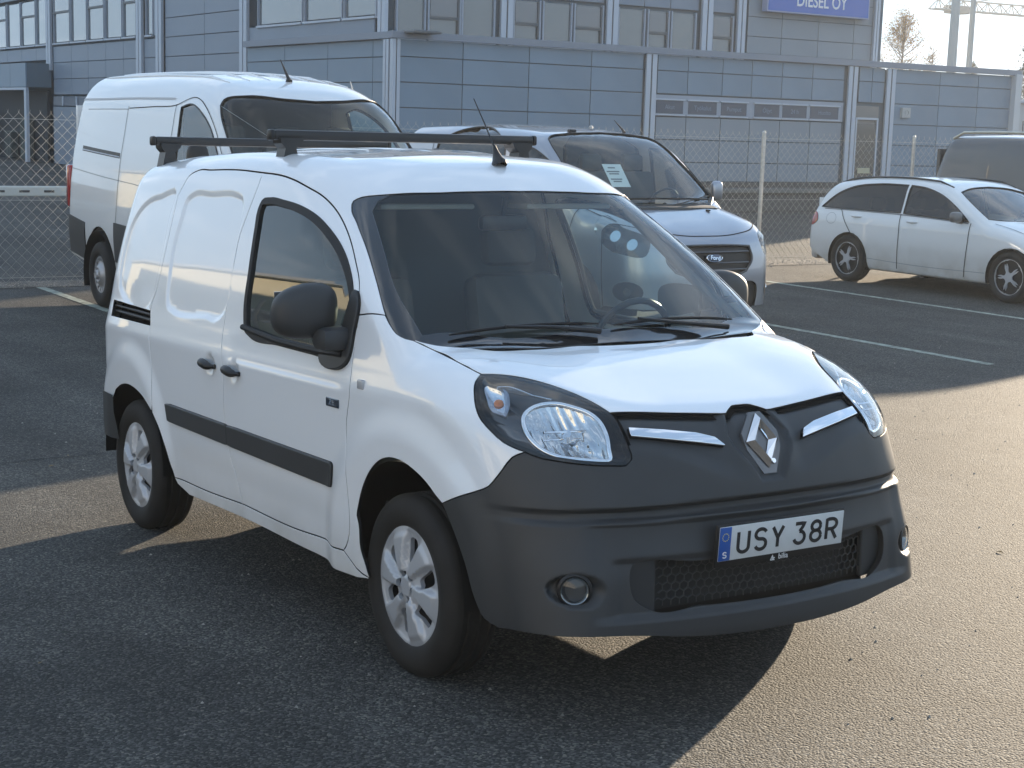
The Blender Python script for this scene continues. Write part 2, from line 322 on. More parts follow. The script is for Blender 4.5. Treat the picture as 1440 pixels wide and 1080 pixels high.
KD={'door_front':[-1556,-681,1694,-1401,-685,1686,-1230,-690,1665,-1101,-692,1637,-969,-692,1604,-841,-701,1556,-704,-725,1486,-552,-767,1384,-442,-807,1288,-397,-833,1193,-386,-862,1049,-362,-889,935,-388,-889,800,-354,-910,642,-368,-902,376,-391,-901,354],
'door_bottom':[-391,-901,354,-852,-872,341,-1365,-872,347],
'door_rear':[-1556,-681,1694,-1550,-707,1640,-1566,-743,1538,-1589,-779,1423,-1580,-806,1321,-1573,-843,1157,-1561,-869,1035,-1512,-893,887,-1505,-893,710,-1448,-887,520,-1365,-872,347],
'slide_top':[-1556,-681,1694,-1826,-674,1706,-2143,-673,1706,-2308,-673,1704,-2382,-686,1679,-2405,-702,1642,-2432,-720,1592],
'slide_rear':[-2432,-720,1592,-2416,-756,1483,-2406,-786,1380,-2410,-820,1243,-2423,-838,1158,-2463,-852,1077,-2419,-873,996,-2388,-888,885,-2352,-896,758,-2314,-909,616],
'slide_arch':[-2315,-909,609,-2249,-906,552,-2187,-897,462,-2151,-887,386,-2123,-879,341],
'slide_bottom':[-2124,-879,334,-1767,-872,335,-1365,-872,347],
'slide_emboss':[-2254,-723,1593,-2027,-722,1600,-1746,-723,1598,-1672,-728,1582,-1638,-740,1548,-1619,-775,1434,-1587,-825,1244,-1601,-851,1114,-1631,-855,1094,-1797,-857,1086,-2169,-857,1080,-2243,-853,1096,-2297,-821,1249,-2318,-787,1383,-2310,-757,1485,-2298,-728,1575],
'quarter_emboss':[-2977,-823,1135,-3022,-788,1292,-2996,-751,1438,-2925,-732,1512,-2833,-722,1556,-2687,-718,1581,-2475,-720,1589,-2481,-747,1508,-2460,-785,1378,-2458,-820,1241,-2471,-841,1132,-2500,-849,1088,-2901,-833,1099],
'slot':[-3050,-830,1074,-2464,-855,1063,-2418,-874,995,-3040,-850,995],
'win_outer':[-1453,-730,1577,-1385,-726,1588,-1245,-729,1580,-1073,-735,1560,-927,-739,1527,-787,-750,1476,-672,-765,1423,-568,-786,1359,-484,-812,1284,-434,-834,1190,-425,-850,1107,-414,-866,1036,-469,-869,1027,-696,-869,1031,-1001,-869,1037,-1285,-866,1047,-1346,-860,1069,-1368,-852,1108,-1406,-812,1300,-1446,-765,1471,-1464,-741,1546],
'ws_side':[-780,-620,1603,-795,-649,1589,-772,-668,1565,-681,-693,1510,-539,-726,1421,-391,-765,1317,-266,-800,1220,-214,-810,1181,-157,-810,1147,-100,-786,1125],
'ws_top':[-780,-620,1603,-732,-565,1612,-673,-429,1620,-649,-234,1625,-640,-104,1625],
'hood_rear':[-95,-775,1126,-53,-715,1112,-7,-648,1105,89,-566,1098,100,-430,1096,79,-220,1097,83,-164,1097],
'hood_side':[-95,-775,1126,-26,-731,1096,136,-733,1072,253,-722,1046],
'lamp':[253,-721,1046,276,-756,1026,321,-788,993,363,-809,960,410,-816,922,457,-810,893,507,-795,864,544,-778,850,574,-762,841,613,-737,828,663,-694,819,718,-630,811,760,-557,808,775,-521,809,774,-501,827,760,-500,854,730,-500,894,680,-495,937,651,-496,954,589,-515,980,490,-552,1011,401,-599,1032,324,-655,1045,282,-692,1048],
'hood_front':[666,-492,947,692,-382,942,707,-252,937,723,-67,932,683,-28,952,668,-3,958,674,62,956],
'pillar_split':[-397,-833,1193,-246,-806,1203],
'bumper_split':[280,-883,641,372,-872,679,441,-847,706,481,-834,725,504,-821,754,522,-808,783,544,-787,822,574,-762,841],
'arch_f':[-268,-904,476,-280,-905,502,-268,-906,534,-232,-907,607,-173,-907,678,-108,-906,723,-42,-903,742,29,-900,743,109,-896,726,193,-891,692,246,-886,659,280,-883,641],
'arch_f_rear':[-234,-881,284,-247,-886,326,-266,-897,384,-268,-904,476],
'bumper_arch':[280,-883,641,319,-879,590,397,-869,466,444,-861,361,488,-853,308,541,-834,288],
'bumper_bottom':[541,-834,288,678,-800,298,778,-729,301,859,-522,293,888,-380,290],
'sill_bottom':[-1973,-869,279,-1286,-869,287,-601,-870,276,-234,-881,284],
'arch_r':[-2901,-892,621,-2865,-894,652,-2771,-899,685,-2685,-902,698,-2577,-905,694,-2448,-908,667,-2328,-909,616,-2249,-906,552,-2187,-897,462,-2151,-887,386,-2125,-878,324,-2102,-874,308],
'strip':[-2189,-891,655,-2171,-890,619,-2115,-890,607,-1255,-890,583,-547,-888,567,-504,-892,588,-498,-890,638,-554,-890,640,-1248,-892,656,-1622,-892,659],
'handle_s':[-1800,-893,900,-1680,-893,891,-1571,-893,881],
'handle_f':[-1486,-893,890,-1364,-893,879,-1245,-893,875],
'marker':[-279,-884,962],
'zebadge':[-490,-890,874],
'fog':[744,-739,452],
'chrome':[716,-495,909,751,-352,899,775,-242,884,786,-207,875,806,-173,853,780,-332,869,734,-495,891],
'recess':[671,-17,957,768,-89,898,818,-121,840,855,-64,755,858,-41,749],
'grille':[836,-553,503,850,-545,395,858,-518,375,901,-281,374,918,-63,359],
'groove':[808,-535,671,872,-142,671],
'bumper_rear':[-2996,-882,751,-2970,-887,595,-2943,-882,457,-2933,-866,351],
'ring':[503,-722,956,495,-692,975,502,-651,988,522,-611,991,563,-574,982,612,-543,966,643,-535,951,680,-537,927,714,-545,895,737,-555,859,751,-560,829,732,-599,825,698,-649,828,655,-696,835,612,-728,854,575,-743,881,540,-744,914],
'ind':[311,-740,1023,345,-716,1023,379,-708,1015,424,-723,991,458,-750,961,468,-769,942,446,-778,946,411,-786,958,370,-774,984],
'brow':[348,-718,1021,380,-695,1019,424,-673,1011,468,-645,1003,504,-618,996]}
def catmull(pts,step,closed=False):
    p=np.asarray(pts,float)
    if len(p)<3 and not closed:
        n=max(2,int(np.linalg.norm(p[-1]-p[0])/step)+1);t=np.linspace(0,1,n)[:,None];return p[0]*(1-t)+p[-1]*t
    if closed: q=np.vstack([p[-1],p,p[0],p[1]])
    else: q=np.vstack([2*p[0]-p[1],p,2*p[-1]-p[-2]])
    o=[]
    for i in range(1,len(q)-2):
        a,b,c,d=q[i-1],q[i],q[i+1],q[i+2];n=max(1,int(math.ceil(np.linalg.norm(c-b)/step)))
        # centripetal-ish tangents limit overshoot
        L0,L1,L2=[max(np.linalg.norm(v),1e-6) for v in (b-a,c-b,d-c)]
        m1=((b-a)/L0*L1+(c-b)/L1*L0)/(L0+L1)*L1;m2=((c-b)/L1*L2+(d-c)/L2*L1)/(L1+L2)*L1
        for k in range(n):
            t=k/n;o.append((2*t**3-3*t*t+1)*b+(t**3-2*t*t+t)*m1+(-2*t**3+3*t*t)*c+(t**3-t*t)*m2)
    if not closed:o.append(q[-2])
    return np.array(o)
def segs(*ss,step=.03,closed=False):
    """chain of smoothed segments into one closed 3D loop"""
    o=[]
    for s in ss:
        c=catmull(s,step)
        if o and np.linalg.norm(o[-1][-1]-c[0])<.02: c=c[1:]
        if len(c): o.append(c)
    L=np.vstack(o)
    if np.linalg.norm(L[0]-L[-1])<.012: L=L[:-1]
    return L
class ProjSide:
    def __init__(s,sg=-1): s.sg=sg
    def to2(s,P): return P[:,[0,2]]
    def ray(s,U): z=np.zeros(len(U));return np.stack([U[:,0],z,U[:,1]],1),np.tile([0.,s.sg,0.],(len(U),1))
class ProjCyl:
    def __init__(s,z0=.75,k=.9): s.z0=z0;s.k=k
    def to2(s,P): return np.stack([P[:,0],np.arctan2(-P[:,1],P[:,2]-s.z0)*s.k],1)
    def ray(s,U):
        a=U[:,1]/s.k;return np.stack([U[:,0],0*a,0*a+s.z0],1),np.stack([0*a,-np.sin(a),np.cos(a)],1)
class ProjVax:
    def __init__(s,x0=-.2,k=.95): s.x0=x0;s.k=k
    def to2(s,P): return np.stack([np.arctan2(P[:,1],P[:,0]-s.x0)*s.k,P[:,2]],1)
    def ray(s,U):
        a=U[:,0]/s.k;return np.stack([0*a+s.x0,0*a,U[:,1]],1),np.stack([np.cos(a),np.sin(a),0*a],1)
class ProjTop:
    def to2(s,P): return P[:,[0,1]]
    def ray(s,U): return np.stack([U[:,0],U[:,1],0*U[:,0]+.45],1),np.tile([0.,0.,1.],(len(U),1))
def inset2(L,d):
    a=np.roll(L,1,0);b=np.roll(L,-1,0);t=b-a;t/=np.maximum(np.linalg.norm(t,axis=1,keepdims=True),1e-9)
    n=np.stack([-t[:,1],t[:,0]],1);A=.5*np.sum(L[:,0]*np.roll(L[:,1],-1)-np.roll(L[:,0],-1)*L[:,1])
    return L+n*(d if A>0 else -d)
def fill2(loop,holes,res,feats=()):
    allv=[];edges=[];polys=[loop]+holes
    for L_ in polys:
        b=len(allv);n=len(L_);allv+= [tuple(p) for p in L_];edges+=[(b+i,b+(i+1)%n) for i in range(n)]
    mn=loop.min(0);mxx=loop.max(0)
    gx=np.arange(mn[0]+res*.5,mxx[0],res);gy=np.arange(mn[1]+res*.5,mxx[1],res*.9)
    X,Y=np.meshgrid(gx,gy);X=X+(np.arange(len(gy))%2)[:,None]*res*.5;X=X.ravel();Y=Y.ravel()
    k=polysd(X,Y,loop)<-res*.45
    X,Y=X[k],Y[k]
    for h in holes:
        k=polysd(X,Y,h)>res*.45;X,Y=X[k],Y[k]
    for fp,fw in feats:      # extra vertices along pressed edges
        k=np.abs(polysd(X,Y,fp))>fw*1.25;X,Y=X[k],Y[k]
        for q in (-1.,-.5,0,.5,1.):
            rp=inset2(fp,-q*fw);dd_=np.linalg.norm(np.roll(rp,-1,0)-rp,axis=1);ex=[]
            for a_,b_,l_ in zip(rp,np.roll(rp,-1,0),dd_):
                n_=max(1,int(l_/.014));ex+=[a_+(b_-a_)*i/n_ for i in range(n_)]
            ex=np.array(ex);ok=(polysd(ex[:,0],ex[:,1],loop)<-.006)
            for h in holes: ok&=polysd(ex[:,0],ex[:,1],h)>.006
            allv+=[tuple(p) for p in ex[ok]]
    allv+=list(zip(X.tolist(),Y.tolist()))
    vo,eo,fo,_,_,_=geometry.delaunay_2d_cdt([Vector(v) for v in allv],edges,[],0,1e-6)
    V=np.array([(v.x,v.y) for v in vo]);F=np.array([f for f in fo if len(f)==3])
    cen=V[F].mean(1);k=polysd(cen[:,0],cen[:,1],loop)<0
    for h in holes:k&=polysd(cen[:,0],cen[:,1],h)>0
    F=F[k];a=V[F];ar=np.cross(a[:,1]-a[:,0],a[:,2]-a[:,0]);F=F[np.abs(ar)>1e-10]
    used=np.unique(F);mp=-np.ones(len(V),int);mp[used]=np.arange(len(used));return V[used],mp[F]
def border_loops(F):
    cnt={}
    for a,b,c in F:
        for e in((a,b),(b,c),(c,a)): cnt[e]=1
    nx={a:b for (a,b) in cnt if (b,a) not in cnt};loops=[];seen=set()
    for s0 in list(nx):
        if s0 in seen: continue
        L_=[];v=s0
        while v in nx and v not in seen: seen.add(v);L_.append(v);v=nx[v]
        if len(L_)>2: loops.append(L_)
    return loops
class Panel:
    """sheet cut from a body surface, with turned-in edges"""
    def __init__(s,surf,proj,loop,holes=(),res=.03,off=0.,gap=.0038,depth=.014,r=.0018,tmax=6.,feats=()):
        L2=inset2(proj.to2(loop),gap);H2=[inset2(proj.to2(h),-gap*.3) for h in holes]
        U,F=fill2(L2,H2,res,[(proj.to2(a_),b_) for a_,b_ in feats]);O,D=proj.ray(U);Q=surf.solve(O,D,tmax);n=surf.grad(Q);Q=Q+n*off
        a=Q[F];fn=np.cross(a[:,1]-a[:,0],a[:,2]-a[:,0])
        if np.sum(fn*n[F[:,0]])<0: F=F[:,::-1]
        V=[*Q];N=[*n];FF=[tuple(f) for f in F];WL=[]
        if depth>0:
            for lp in border_loops(F):
                m=len(lp);q=Q[lp];nn=n[lp];t=np.roll(q,-1,0)-np.roll(q,1,0);t/=np.maximum(np.linalg.norm(t,axis=1,keepdims=True),1e-9)
                o=np.cross(t,nn);o/=np.maximum(np.linalg.norm(o,axis=1,keepdims=True),1e-9)
                b=len(V);V+=list(q+o*r*.7-nn*r*.3)+list(q+o*r-nn*r)+list(q+o*r-nn*depth);n45=(o+nn)/1.414
                N+=list(n45)+list(o)+list(o)
                rings=[lp,list(range(b,b+m)),list(range(b+m,b+2*m)),list(range(b+2*m,b+3*m))]
                for ri,(A_,B_) in enumerate(zip(rings,rings[1:])):
                    for i in range(m):
                        j=(i+1)%m;(WL if ri==2 else FF).append((A_[j],A_[i],B_[i],B_[j]))
        s.nt=len(FF);s.V=np.array(V);s.N=np.array(N);s.F=FF+WL
    def emit(s,name,mat,parent,mirror=False):
        if mirror: V=s.V*[1,-1,1];N=s.N*[1,-1,1];F=[f[::-1] for f in s.F]
        else: V,N,F=s.V,s.N,s.F
        me=mesh(name,V,F,[mat,RUB] if len(F)>s.nt else mat,N)   # painted sheet; returns coloured dark to stand for the shade in the gaps
        if len(F)>s.nt: me.polygons.foreach_set('material_index',[0]*s.nt+[1]*(len(F)-s.nt))
        return link(name,me,parent)
def both(pan,name,mat,pr,pl): return pan.emit(name,mat,pr),pan.emit(name,mat,pl,True)
def mir(a): return np.asarray(a)[::-1]*[1,-1,1]
def ribbon(surf,pts,wd,off,step=.03):
    """narrow strip lying at a depth along a line on the surface -> V,F"""
    p=catmull(pts,step)
    for _ in range(4): p=p-surf.grad(p)*surf.f(p)[:,None]
    n=surf.grad(p);t=np.gradient(p,axis=0);t/=np.maximum(np.linalg.norm(t,axis=1,keepdims=True),1e-9)
    s=np.cross(t,n);V=np.vstack([p+s*wd+n*off,p-s*wd+n*off]);m=len(p)
    return V,[(i,i+1,m+i+1,m+i) for i in range(m-1)]
def ribbons(surf,lines,wd,off,name,mat,parent,mirror=False):
    b=MB()
    for l in lines:
        V,F=ribbon(surf,l,wd,off)
        if mirror: V=V*[1,-1,1]
        b.add(V,F)
    return link(name,mesh(name,b.V,b.F,mat,smooth=True),parent)
def on(surf,proj,U,tmax=6.):
    O,D=proj.ray(np.atleast_2d(np.asarray(U,float)));return surf.solve(O,D,tmax)
# ---------------------------------------------------------------- wheels
def wheel_meshes(ro,wd,rr,style,n=64):
    """outer face towards -y"""
    h=wd/2
    prof=[(rr-.005,h*.55),(rr,h*.86),(rr+.012,h*.96),(rr+(ro-rr)*.45,h*1.03),(ro-.035,h*.98),(ro-.012,h*.84),(ro-.003,h*.70)]
    g=[]
    for c in (.42,0,-.42): g+=[(ro,h*(c+.13)),(ro-.008,h*(c+.10)),(ro-.008,h*(c-.10)),(ro,h*(c-.13))]
    full=prof+g+[(a,-b) for a,b in prof[::-1]]
    m=MB();m.lathe(full,n);tyre=m.build('tyre',TYRE,smooth=40,me_only=True)
    m=MB();m.lathe([(rr,-h*.86),(rr-.012,-h*.80),(rr-.016,-h*.2),(rr-.02,h*.5)],n);m.lathe([(0.0,-h*.15),(rr-.01,-h*.15)],n);back=m.build('wheel_well_disc',RIMD,smooth=True,me_only=True)
    holes=[];R0=rr-.002
    if style=='six':
        def hf(x,z):
            r=np.hypot(x,z);t=np.arctan2(z,x)+.18*(r/R0-.5);c=np.cos(6*t)
            sp=sstep(-.45,.35,c-.15*(1-r/R0));bowl=.026*(1-(r/R0)**2)
            return bowl*.55+.015*sp*sstep(R0*1.02,R0*.80,r)*sstep(.02,.07,r)-.010*(1-sp)*sstep(.04,.10,r)*sstep(R0,R0*.75,r)+.004*sstep(R0*.90,R0*.97,r)+.006*sstep(.040,.028,r)
        for k in range(6):
            a0=math.pi/6+k*math.pi/3-.05
            pr=[(.086,-.08),(.080,.19),(.118,.29),(.160,.285),(.164,.05),(.125,-.07)]
            holes.append(np.array([(rr/.2*q*math.cos(a0+b-.1),rr/.2*q*math.sin(a0+b-.1)) for q,b in pr]))
        for k in range(6):
            a0=k*math.pi/3;holes.append(np.array([(q*math.cos(a0+b),q*math.sin(a0+b)) for q,b in [(.036,-.22),(.036,.22),(.052,.26),(.056,0),(.052,-.26)]]))
    elif style=='five':
        def hf(x,z):
            r=np.hypot(x,z);return .012*(1-(r/R0)**2)-.02*np.exp(-(r/.05)**2)*0
        for k in range(5):
            a0=2*math.pi*(k+.5)/5+math.pi/2
            holes.append(np.array([(R0*q*math.cos(a0+b),R0*q*math.sin(a0+b)) for q,b in [(.27,-.26),(.27,.26),(.55,.44),(.88,.53),(.93,.30),(.94,0),(.93,-.30),(.88,-.53),(.55,-.44)]]))
            a1=2*math.pi*k/5+math.pi/2
            holes.append(np.array([(R0*q*math.cos(a1+b),R0*q*math.sin(a1+b)) for q,b in [(.40,0),(.62,.05),(.91,.085),(.92,0),(.91,-.085),(.62,-.05)]]))
    else:
        def hf(x,z):
            r=np.hypot(x,z);return .03*np.exp(-((r-.075)/.03)**2)+.05*sstep(.055,.04,r)-.01*np.exp(-((r-.14)/.03)**2)
        for k in range(14):
            a0=2*math.pi*k/14;holes.append(np.array([(R0*q*math.cos(a0+b),R0*q*math.sin(a0+b)) for q,b in [(.74,-.09),(.74,.09),(.86,.10),(.86,-.10)]]))
    th=np.linspace(0,2*math.pi,73)[:-1];loop=np.stack([R0*np.cos(th),R0*np.sin(th)],1)
    holes=[catmull(q,.01,closed=True) for q in holes]
    U,F=fill2(loop,holes,.0085 if style=='six' else .014);x,z=U[:,0],U[:,1];e=1e-3;hh=hf(x,z)
    y0=-h*.80
    V=np.stack([x,y0-hh,z],1);dx=(hf(x+e,z)-hf(x-e,z))/2/e;dz=(hf(x,z+e)-hf(x,z-e))/2/e
    N=np.stack([-dx,-np.ones_like(x),-dz],1);N/=np.linalg.norm(N,axis=1,keepdims=True)
    a=V[F];fn=np.cross(a[:,1]-a[:,0],a[:,2]-a[:,0])
    if fn[:,1].sum()>0:F=F[:,::-1]
    VV=list(V);NN=list(N);FF=[tuple(q) for q in F]
    for lp in border_loops(F):
        q=V[lp];m_=len(lp);t=np.roll(q,-1,0)-np.roll(q,1,0);t/=np.linalg.norm(t,axis=1,keepdims=True)+1e-9;o=np.cross(t,[0,-1,0]);b=len(VV)
        VV+=list(q)+list(q+[0,.016,0]);NN+=list(o)*2
        for i in range(m_):
            j=(i+1)%m_;FF.append((b+j,b+i,b+m_+i,b+m_+j))
    cap=mesh('hubcap',VV,FF,RIM if style!='steel' else P('steel_wheel_silver',(.42,.42,.43),.45,metal=.6),NN)
    return tyre,back,cap
def put_wheel(parent,loc,ms,flip=False,steer=0,spin=0,capname='hubcap'):
    w_=bpy.data.objects.new('wheel',None);C.objects.link(w_);w_.parent=parent
    w_.matrix_basis=Matrix.Translation(loc)@Matrix.Rotation((math.pi if flip else 0)+steer,4,'Z')@Matrix.Rotation(spin,4,'Y')
    for n,me in zip(('tyre','wheel_disc',capname),ms): link(n,me,w_)
    return w_
def superell(c,rx,ry,rz,e=2.6,n=28,fn=None):
    V=[];F=[]
    for i in range(n//2+1):
        th=math.pi*i/(n//2)
        for k in range(n):
            ph=2*math.pi*k/n;sp=lambda v:math.copysign(abs(v)**(2/e),v)
            x,y,z=sp(math.sin(th))*sp(math.cos(ph)),sp(math.sin(th))*sp(math.sin(ph)),sp(math.cos(th))
            if fn:x,y,z=fn(x,y,z)
            V.append((c[0]+x*rx,c[1]+y*ry,c[2]+z*rz))
    for i in range(n//2):
        for k in range(n):F.append((i*n+k,i*n+(k+1)%n,(i+1)*n+(k+1)%n,(i+1)*n+k))
    return V,F
# ================================================================= GROUND
def asphalt(name,base,grain=1.,shift=0):
    m=bpy.data.materials.new(name);m.use_nodes=True;t=m.node_tree;b=t.nodes['Principled BSDF'];l=t.links.new
    tc=node(t,'ShaderNodeTexCoord')
    v=node(t,'ShaderNodeTexVoronoi');v.inputs['Scale'].default_value=115;v.inputs['Randomness'].default_value=1;l(tc.outputs['Object'],v.inputs['Vector'])
    v2=node(t,'ShaderNodeTexVoronoi');v2.inputs['Scale'].default_value=55;l(tc.outputs['Object'],v2.inputs['Vector'])
    n=node(t,'ShaderNodeTexNoise');n.inputs['Scale'].default_value=1.1;n.inputs['Detail'].default_value=7;n.inputs['Roughness'].default_value=.6;l(tc.outputs['Object'],n.inputs[0])
    n2=node(t,'ShaderNodeTexNoise');n2.inputs['Scale'].default_value=240;n2.inputs['Detail'].default_value=3;l(tc.outputs['Object'],n2.inputs[0])
    sp=node(t,'ShaderNodeSeparateColor');l(v.outputs['Color'],sp.inputs[0])
    cr=node(t,'ShaderNodeValToRGB');e=cr.color_ramp.elements;e[0].position=0;e[0].color=(*[c*.35 for c in base],1);e[1].position=1;e[1].color=(*[min(1,c*2.5*q) for c,q in zip(base,(1.05,1,.9))],1)
    q=e.new(.6);q.color=(*[c*.85 for c in base],1);q=e.new(.88);q.color=(*[c*1.7 for c in base],1)
    l(sp.outputs[0],cr.inputs[0])
    mr=node(t,'ShaderNodeMapRange');mr.inputs[1].default_value=.3;mr.inputs[2].default_value=.7;mr.inputs[3].default_value=.72;mr.inputs[4].default_value=1.25;l(n.outputs[0],mr.inputs[0])
    n4=node(t,'ShaderNodeTexNoise');n4.inputs['Scale'].default_value=.5;n4.inputs['Detail'].default_value=8;n4.inputs['Distortion'].default_value=1.2;mp4=node(t,'ShaderNodeMapping');mp4.inputs['Scale'].default_value=(.35,1.6,1);l(tc.outputs['Object'],mp4.inputs[0]);l(mp4.outputs[0],n4.inputs[0])
    m4=node(t,'ShaderNodeMapRange');m4.inputs[1].default_value=.35;m4.inputs[2].default_value=.68;m4.inputs[3].default_value=.74;m4.inputs[4].default_value=1.2;l(n4.outputs[0],m4.inputs[0]);mm4=node(t,'ShaderNodeMath',operation='MULTIPLY');l(mr.outputs[0],mm4.inputs[0]);l(m4.outputs[0],mm4.inputs[1]);mr=mm4
    sc_=node(t,'ShaderNodeVectorMath',operation='SCALE');l(cr.outputs[0],sc_.inputs[0]);l(mr.outputs[0],sc_.inputs['Scale']);l(sc_.outputs[0],b.inputs['Base Color'])
    b.inputs['Roughness'].default_value=.8;b.inputs['Specular IOR Level'].default_value=.3
    a1=node(t,'ShaderNodeMath',operation='MULTIPLY');a1.inputs[1].default_value=-.8;l(v.outputs['Distance'],a1.inputs[0])
    a2=node(t,'ShaderNodeMath',operation='MULTIPLY_ADD');a2.inputs[1].default_value=.5;l(sp.outputs[1],a2.inputs[0]);l(a1.outputs[0],a2.inputs[2])
    a3=node(t,'ShaderNodeMath',operation='MULTIPLY_ADD');a3.inputs[1].default_value=.35;l(n2.outputs[0],a3.inputs[0]);l(a2.outputs[0],a3.inputs[2])
    bp=node(t,'ShaderNodeBump');bp.inputs['Strength'].default_value=1.0*grain;bp.inputs['Distance'].default_value=.0066;l(a3.outputs[0],bp.inputs['Height']);l(bp.outputs[0],b.inputs['Normal'])
    return m
ASPH=asphalt('asphalt',(.072,.070,.064))
sl=math.tan(TA)
def gz(x):
    t=-x-3.4
    return 0. if t<=0 else (sl*t*t/3.2 if t<1.6 else sl*(t-.8))
xs=[60,20,6,1,-3,-3.4,-3.8,-4.2,-4.6,-5,-5.6,-8,-12,-16,-25,-40,-70,-120,-250,-700];ys=[-400,-60,-20,-5,5,15,30,60,150,700]
V=[(x,y,gz(x)) for x in xs for y in ys];n=len(ys)
F=[(i*n+j,i*n+j+1,(i+1)*n+j+1,(i+1)*n+j) for i in range(len(xs)-1) for j in range(n-1)]
g=link('ground',mesh('ground',V,F,ASPH,smooth=True));tag(g,'asphalt car park surface',None,kind='structure')
del g['label']
# ================================================================= BUILDING (frame GB: x towards us, z up, ground z=0)
CLAD=P('cladding_blue_grey',(.180,.250,.320),.42,spec=.4,var=(.35,.10))
CLAD2=P('cladding_grey',(.205,.25,.31),.42,spec=.4,var=(.3,.09))
CLAD3=P('cladding_pale_grey',(.25,.285,.32),.5,spec=.35,var=(.3,.06))
JOINT=P('joint_dark',(.11,.15,.185),.8)
ALU=P('aluminium_strip',(.46,.50,.56),.45,metal=.25)
ALUF=P('window_frame_grey',(.30,.34,.40),.5)
WGL=P('office_window_glass',(.10,.12,.13),.03,spec=.9,coat=1,crough=.01)
DARKG=P('opening_dark',(.018,.02,.022),.7)
PLINTH=P('plinth_concrete',(.10,.095,.09),.85,var=(2,.25),bump=(12,.4,.01))
FR=P('vent_frame_dark',(.10,.11,.12),.5)
panel_cache={}
def piece(name,parent,plane,c,w,h,t,mat):
    """cladding sheet: plane 'x' faces +x, plane 'y' faces -y"""
    k=(plane,round(w,3),round(h,3),round(t,3),mat.name)
    if k not in panel_cache:
        m=MB();m.bbox((0,0,0),(t,w,h) if plane=='x' else (w,t,h),.006);panel_cache[k]=m.build(name,mat,me_only=True)
    return link(name,panel_cache[k],parent,Matrix.Translation(c))
def grid(parent,plane,a,us,zs,mat,t=.03,gap=.022,name='cladding_panel'):
    for u0,u1 in zip(us,us[1:]):
        for z0,z1 in zip(zs,zs[1:]):
            cc=((u0+u1)/2);c=(a,cc,(z0+z1)/2) if plane=='x' else (cc,a,(z0+z1)/2)
            piece(name,parent,plane,c,u1-u0-gap,z1-z0-gap,t,mat)
def bxo(name,parent,c,d,mat,b=.004):
    m=MB();m.bbox(c,d,b) if b else m.box(c,d);return m.build(name,mat,parent)
low=thing('warehouse','long low hall with blue grey cladding panels behind the wire fence','building',B=True)
XL=-30.0
bxo('wall_core',low,(XL-4.7,26.44,1.98),(9.2,22.16,3.96),JOINT,0)
rows=[.62,1.14,1.75,2.36,2.97,3.58,4.0]
# right facade, left bay (wide panels) and bay with the window band
grid(low,'x',XL-.03,[15.30,17.10,19.06,21.0,22.70],rows,CLAD)
us=[23.18,24.22,25.44,26.50,27.62,28.78,30.02]
grid(low,'x',XL-.03,us,[2.97,3.58,4.0],CLAD);grid(low,'x',XL-.03,us,[.62,1.14,1.75,2.36],CLAD3)
grid(low,'x',XL-.03,[30.62,31.15,31.66],[2.97,3.58,4.0],CLAD)
grid(low,'x',XL-.03,[32.1,34.0,35.7,37.25],rows,CLAD)
bxo('window_band_back',low,(XL-.05,26.6,2.66),(.06,6.9,.56),ALUF)
for a,b in ((23.18,24.10),(24.28,25.28),(25.44,26.36),(26.66,27.58),(27.70,28.62),(28.76,29.86)):
    w_=bpy.data.objects.new('window',None);C.objects.link(w_);w_.parent=low
    bxo('pane',w_,(XL-.02,(a+b)/2,2.62),(.02,b-a,.34),P('band_glass',(.05,.075,.115),.35),.002)
    bxo('window_head',w_,(XL-.005,(a+b)/2,2.82),(.05,b-a+.1,.04),ALU);bxo('window_sill',w_,(XL-.005,(a+b)/2,2.41),(.05,b-a+.1,.035),ALU)
SIGNW=P('window_lettering',(.17,.23,.31),.5)
wi=[o for o in low.children if o.name.startswith('window') and o.type=='EMPTY']
for s_,y,o in (('Sähkö',23.62,wi[0]),('Työkalut',24.78,wi[1]),('Pumput',25.9,wi[2]),('Huolto',27.1,wi[3]),('24h',28.15,wi[4]),('Diesel',29.3,wi[5])):
    pass
# door bay
d_=bpy.data.objects.new('entrance_door',None);C.objects.link(d_);d_.parent=low
bxo('door_recess',d_,(XL-.06,30.98,1.72),(.06,1.05,2.30),P('door_recess_grey',(.22,.21,.20),.6))
bxo('door_leaf',d_,(XL-.02,31.0,1.33),(.04,.78,2.05),P('door_glass_dark',(.09,.09,.085),.15,coat=.5))
for y in(30.57,31.43): bxo('door_frame',d_,(XL+.005,y,1.40),(.06,.06,2.25),ALU)
bxo('door_frame',d_,(XL+.006,31.0,2.50),(.055,.80,.06),ALU)
bxo('door_notice',d_,(XL+.006,31.0,.98),(.01,.5,.16),P('notice_yellow',(.5,.46,.30),.6))
for k,y in ((0,22.93),(1,30.32),(2,31.88)):
    p_=bpy.data.objects.new('corner_strip' if k==9 else 'pilaster',None);C.objects.link(p_);p_.parent=low
    bxo('strip',p_,(XL+.02,y-.10,2.0),(.07,.15,3.98),ALU);bxo('strip',p_,(XL+.02,y+.10,2.0),(.07,.15,3.98),ALU);bxo('groove',p_,(XL-.005,y,2.0),(.05,.05,3.98),FR)
p_=bpy.data.objects.new('pilaster',None);C.objects.link(p_);p_.parent=low
for y in(15.14,15.26):bxo('strip',p_,(XL+.0,y,2.0),(.10,.09,3.98),ALU)
for x in(-30.14,-30.34,-30.50):bxo('strip',p_,(x,15.19,2.0),(.13,.08,3.98),ALU)
grid(low,'y',15.30,[-39.2,-36.6,-33.9,-31.35,-30.62],rows,CLAD)
bxo('parapet_capping',low,(XL+.02,26.3,4.09),(.16,22.5,.17),P('capping_grey',(.22,.25,.30),.5));bxo('parapet_capping',low,(-34.7,15.22,4.09),(9.0,.14,.168),P('capping_grey',(0,0,0)))
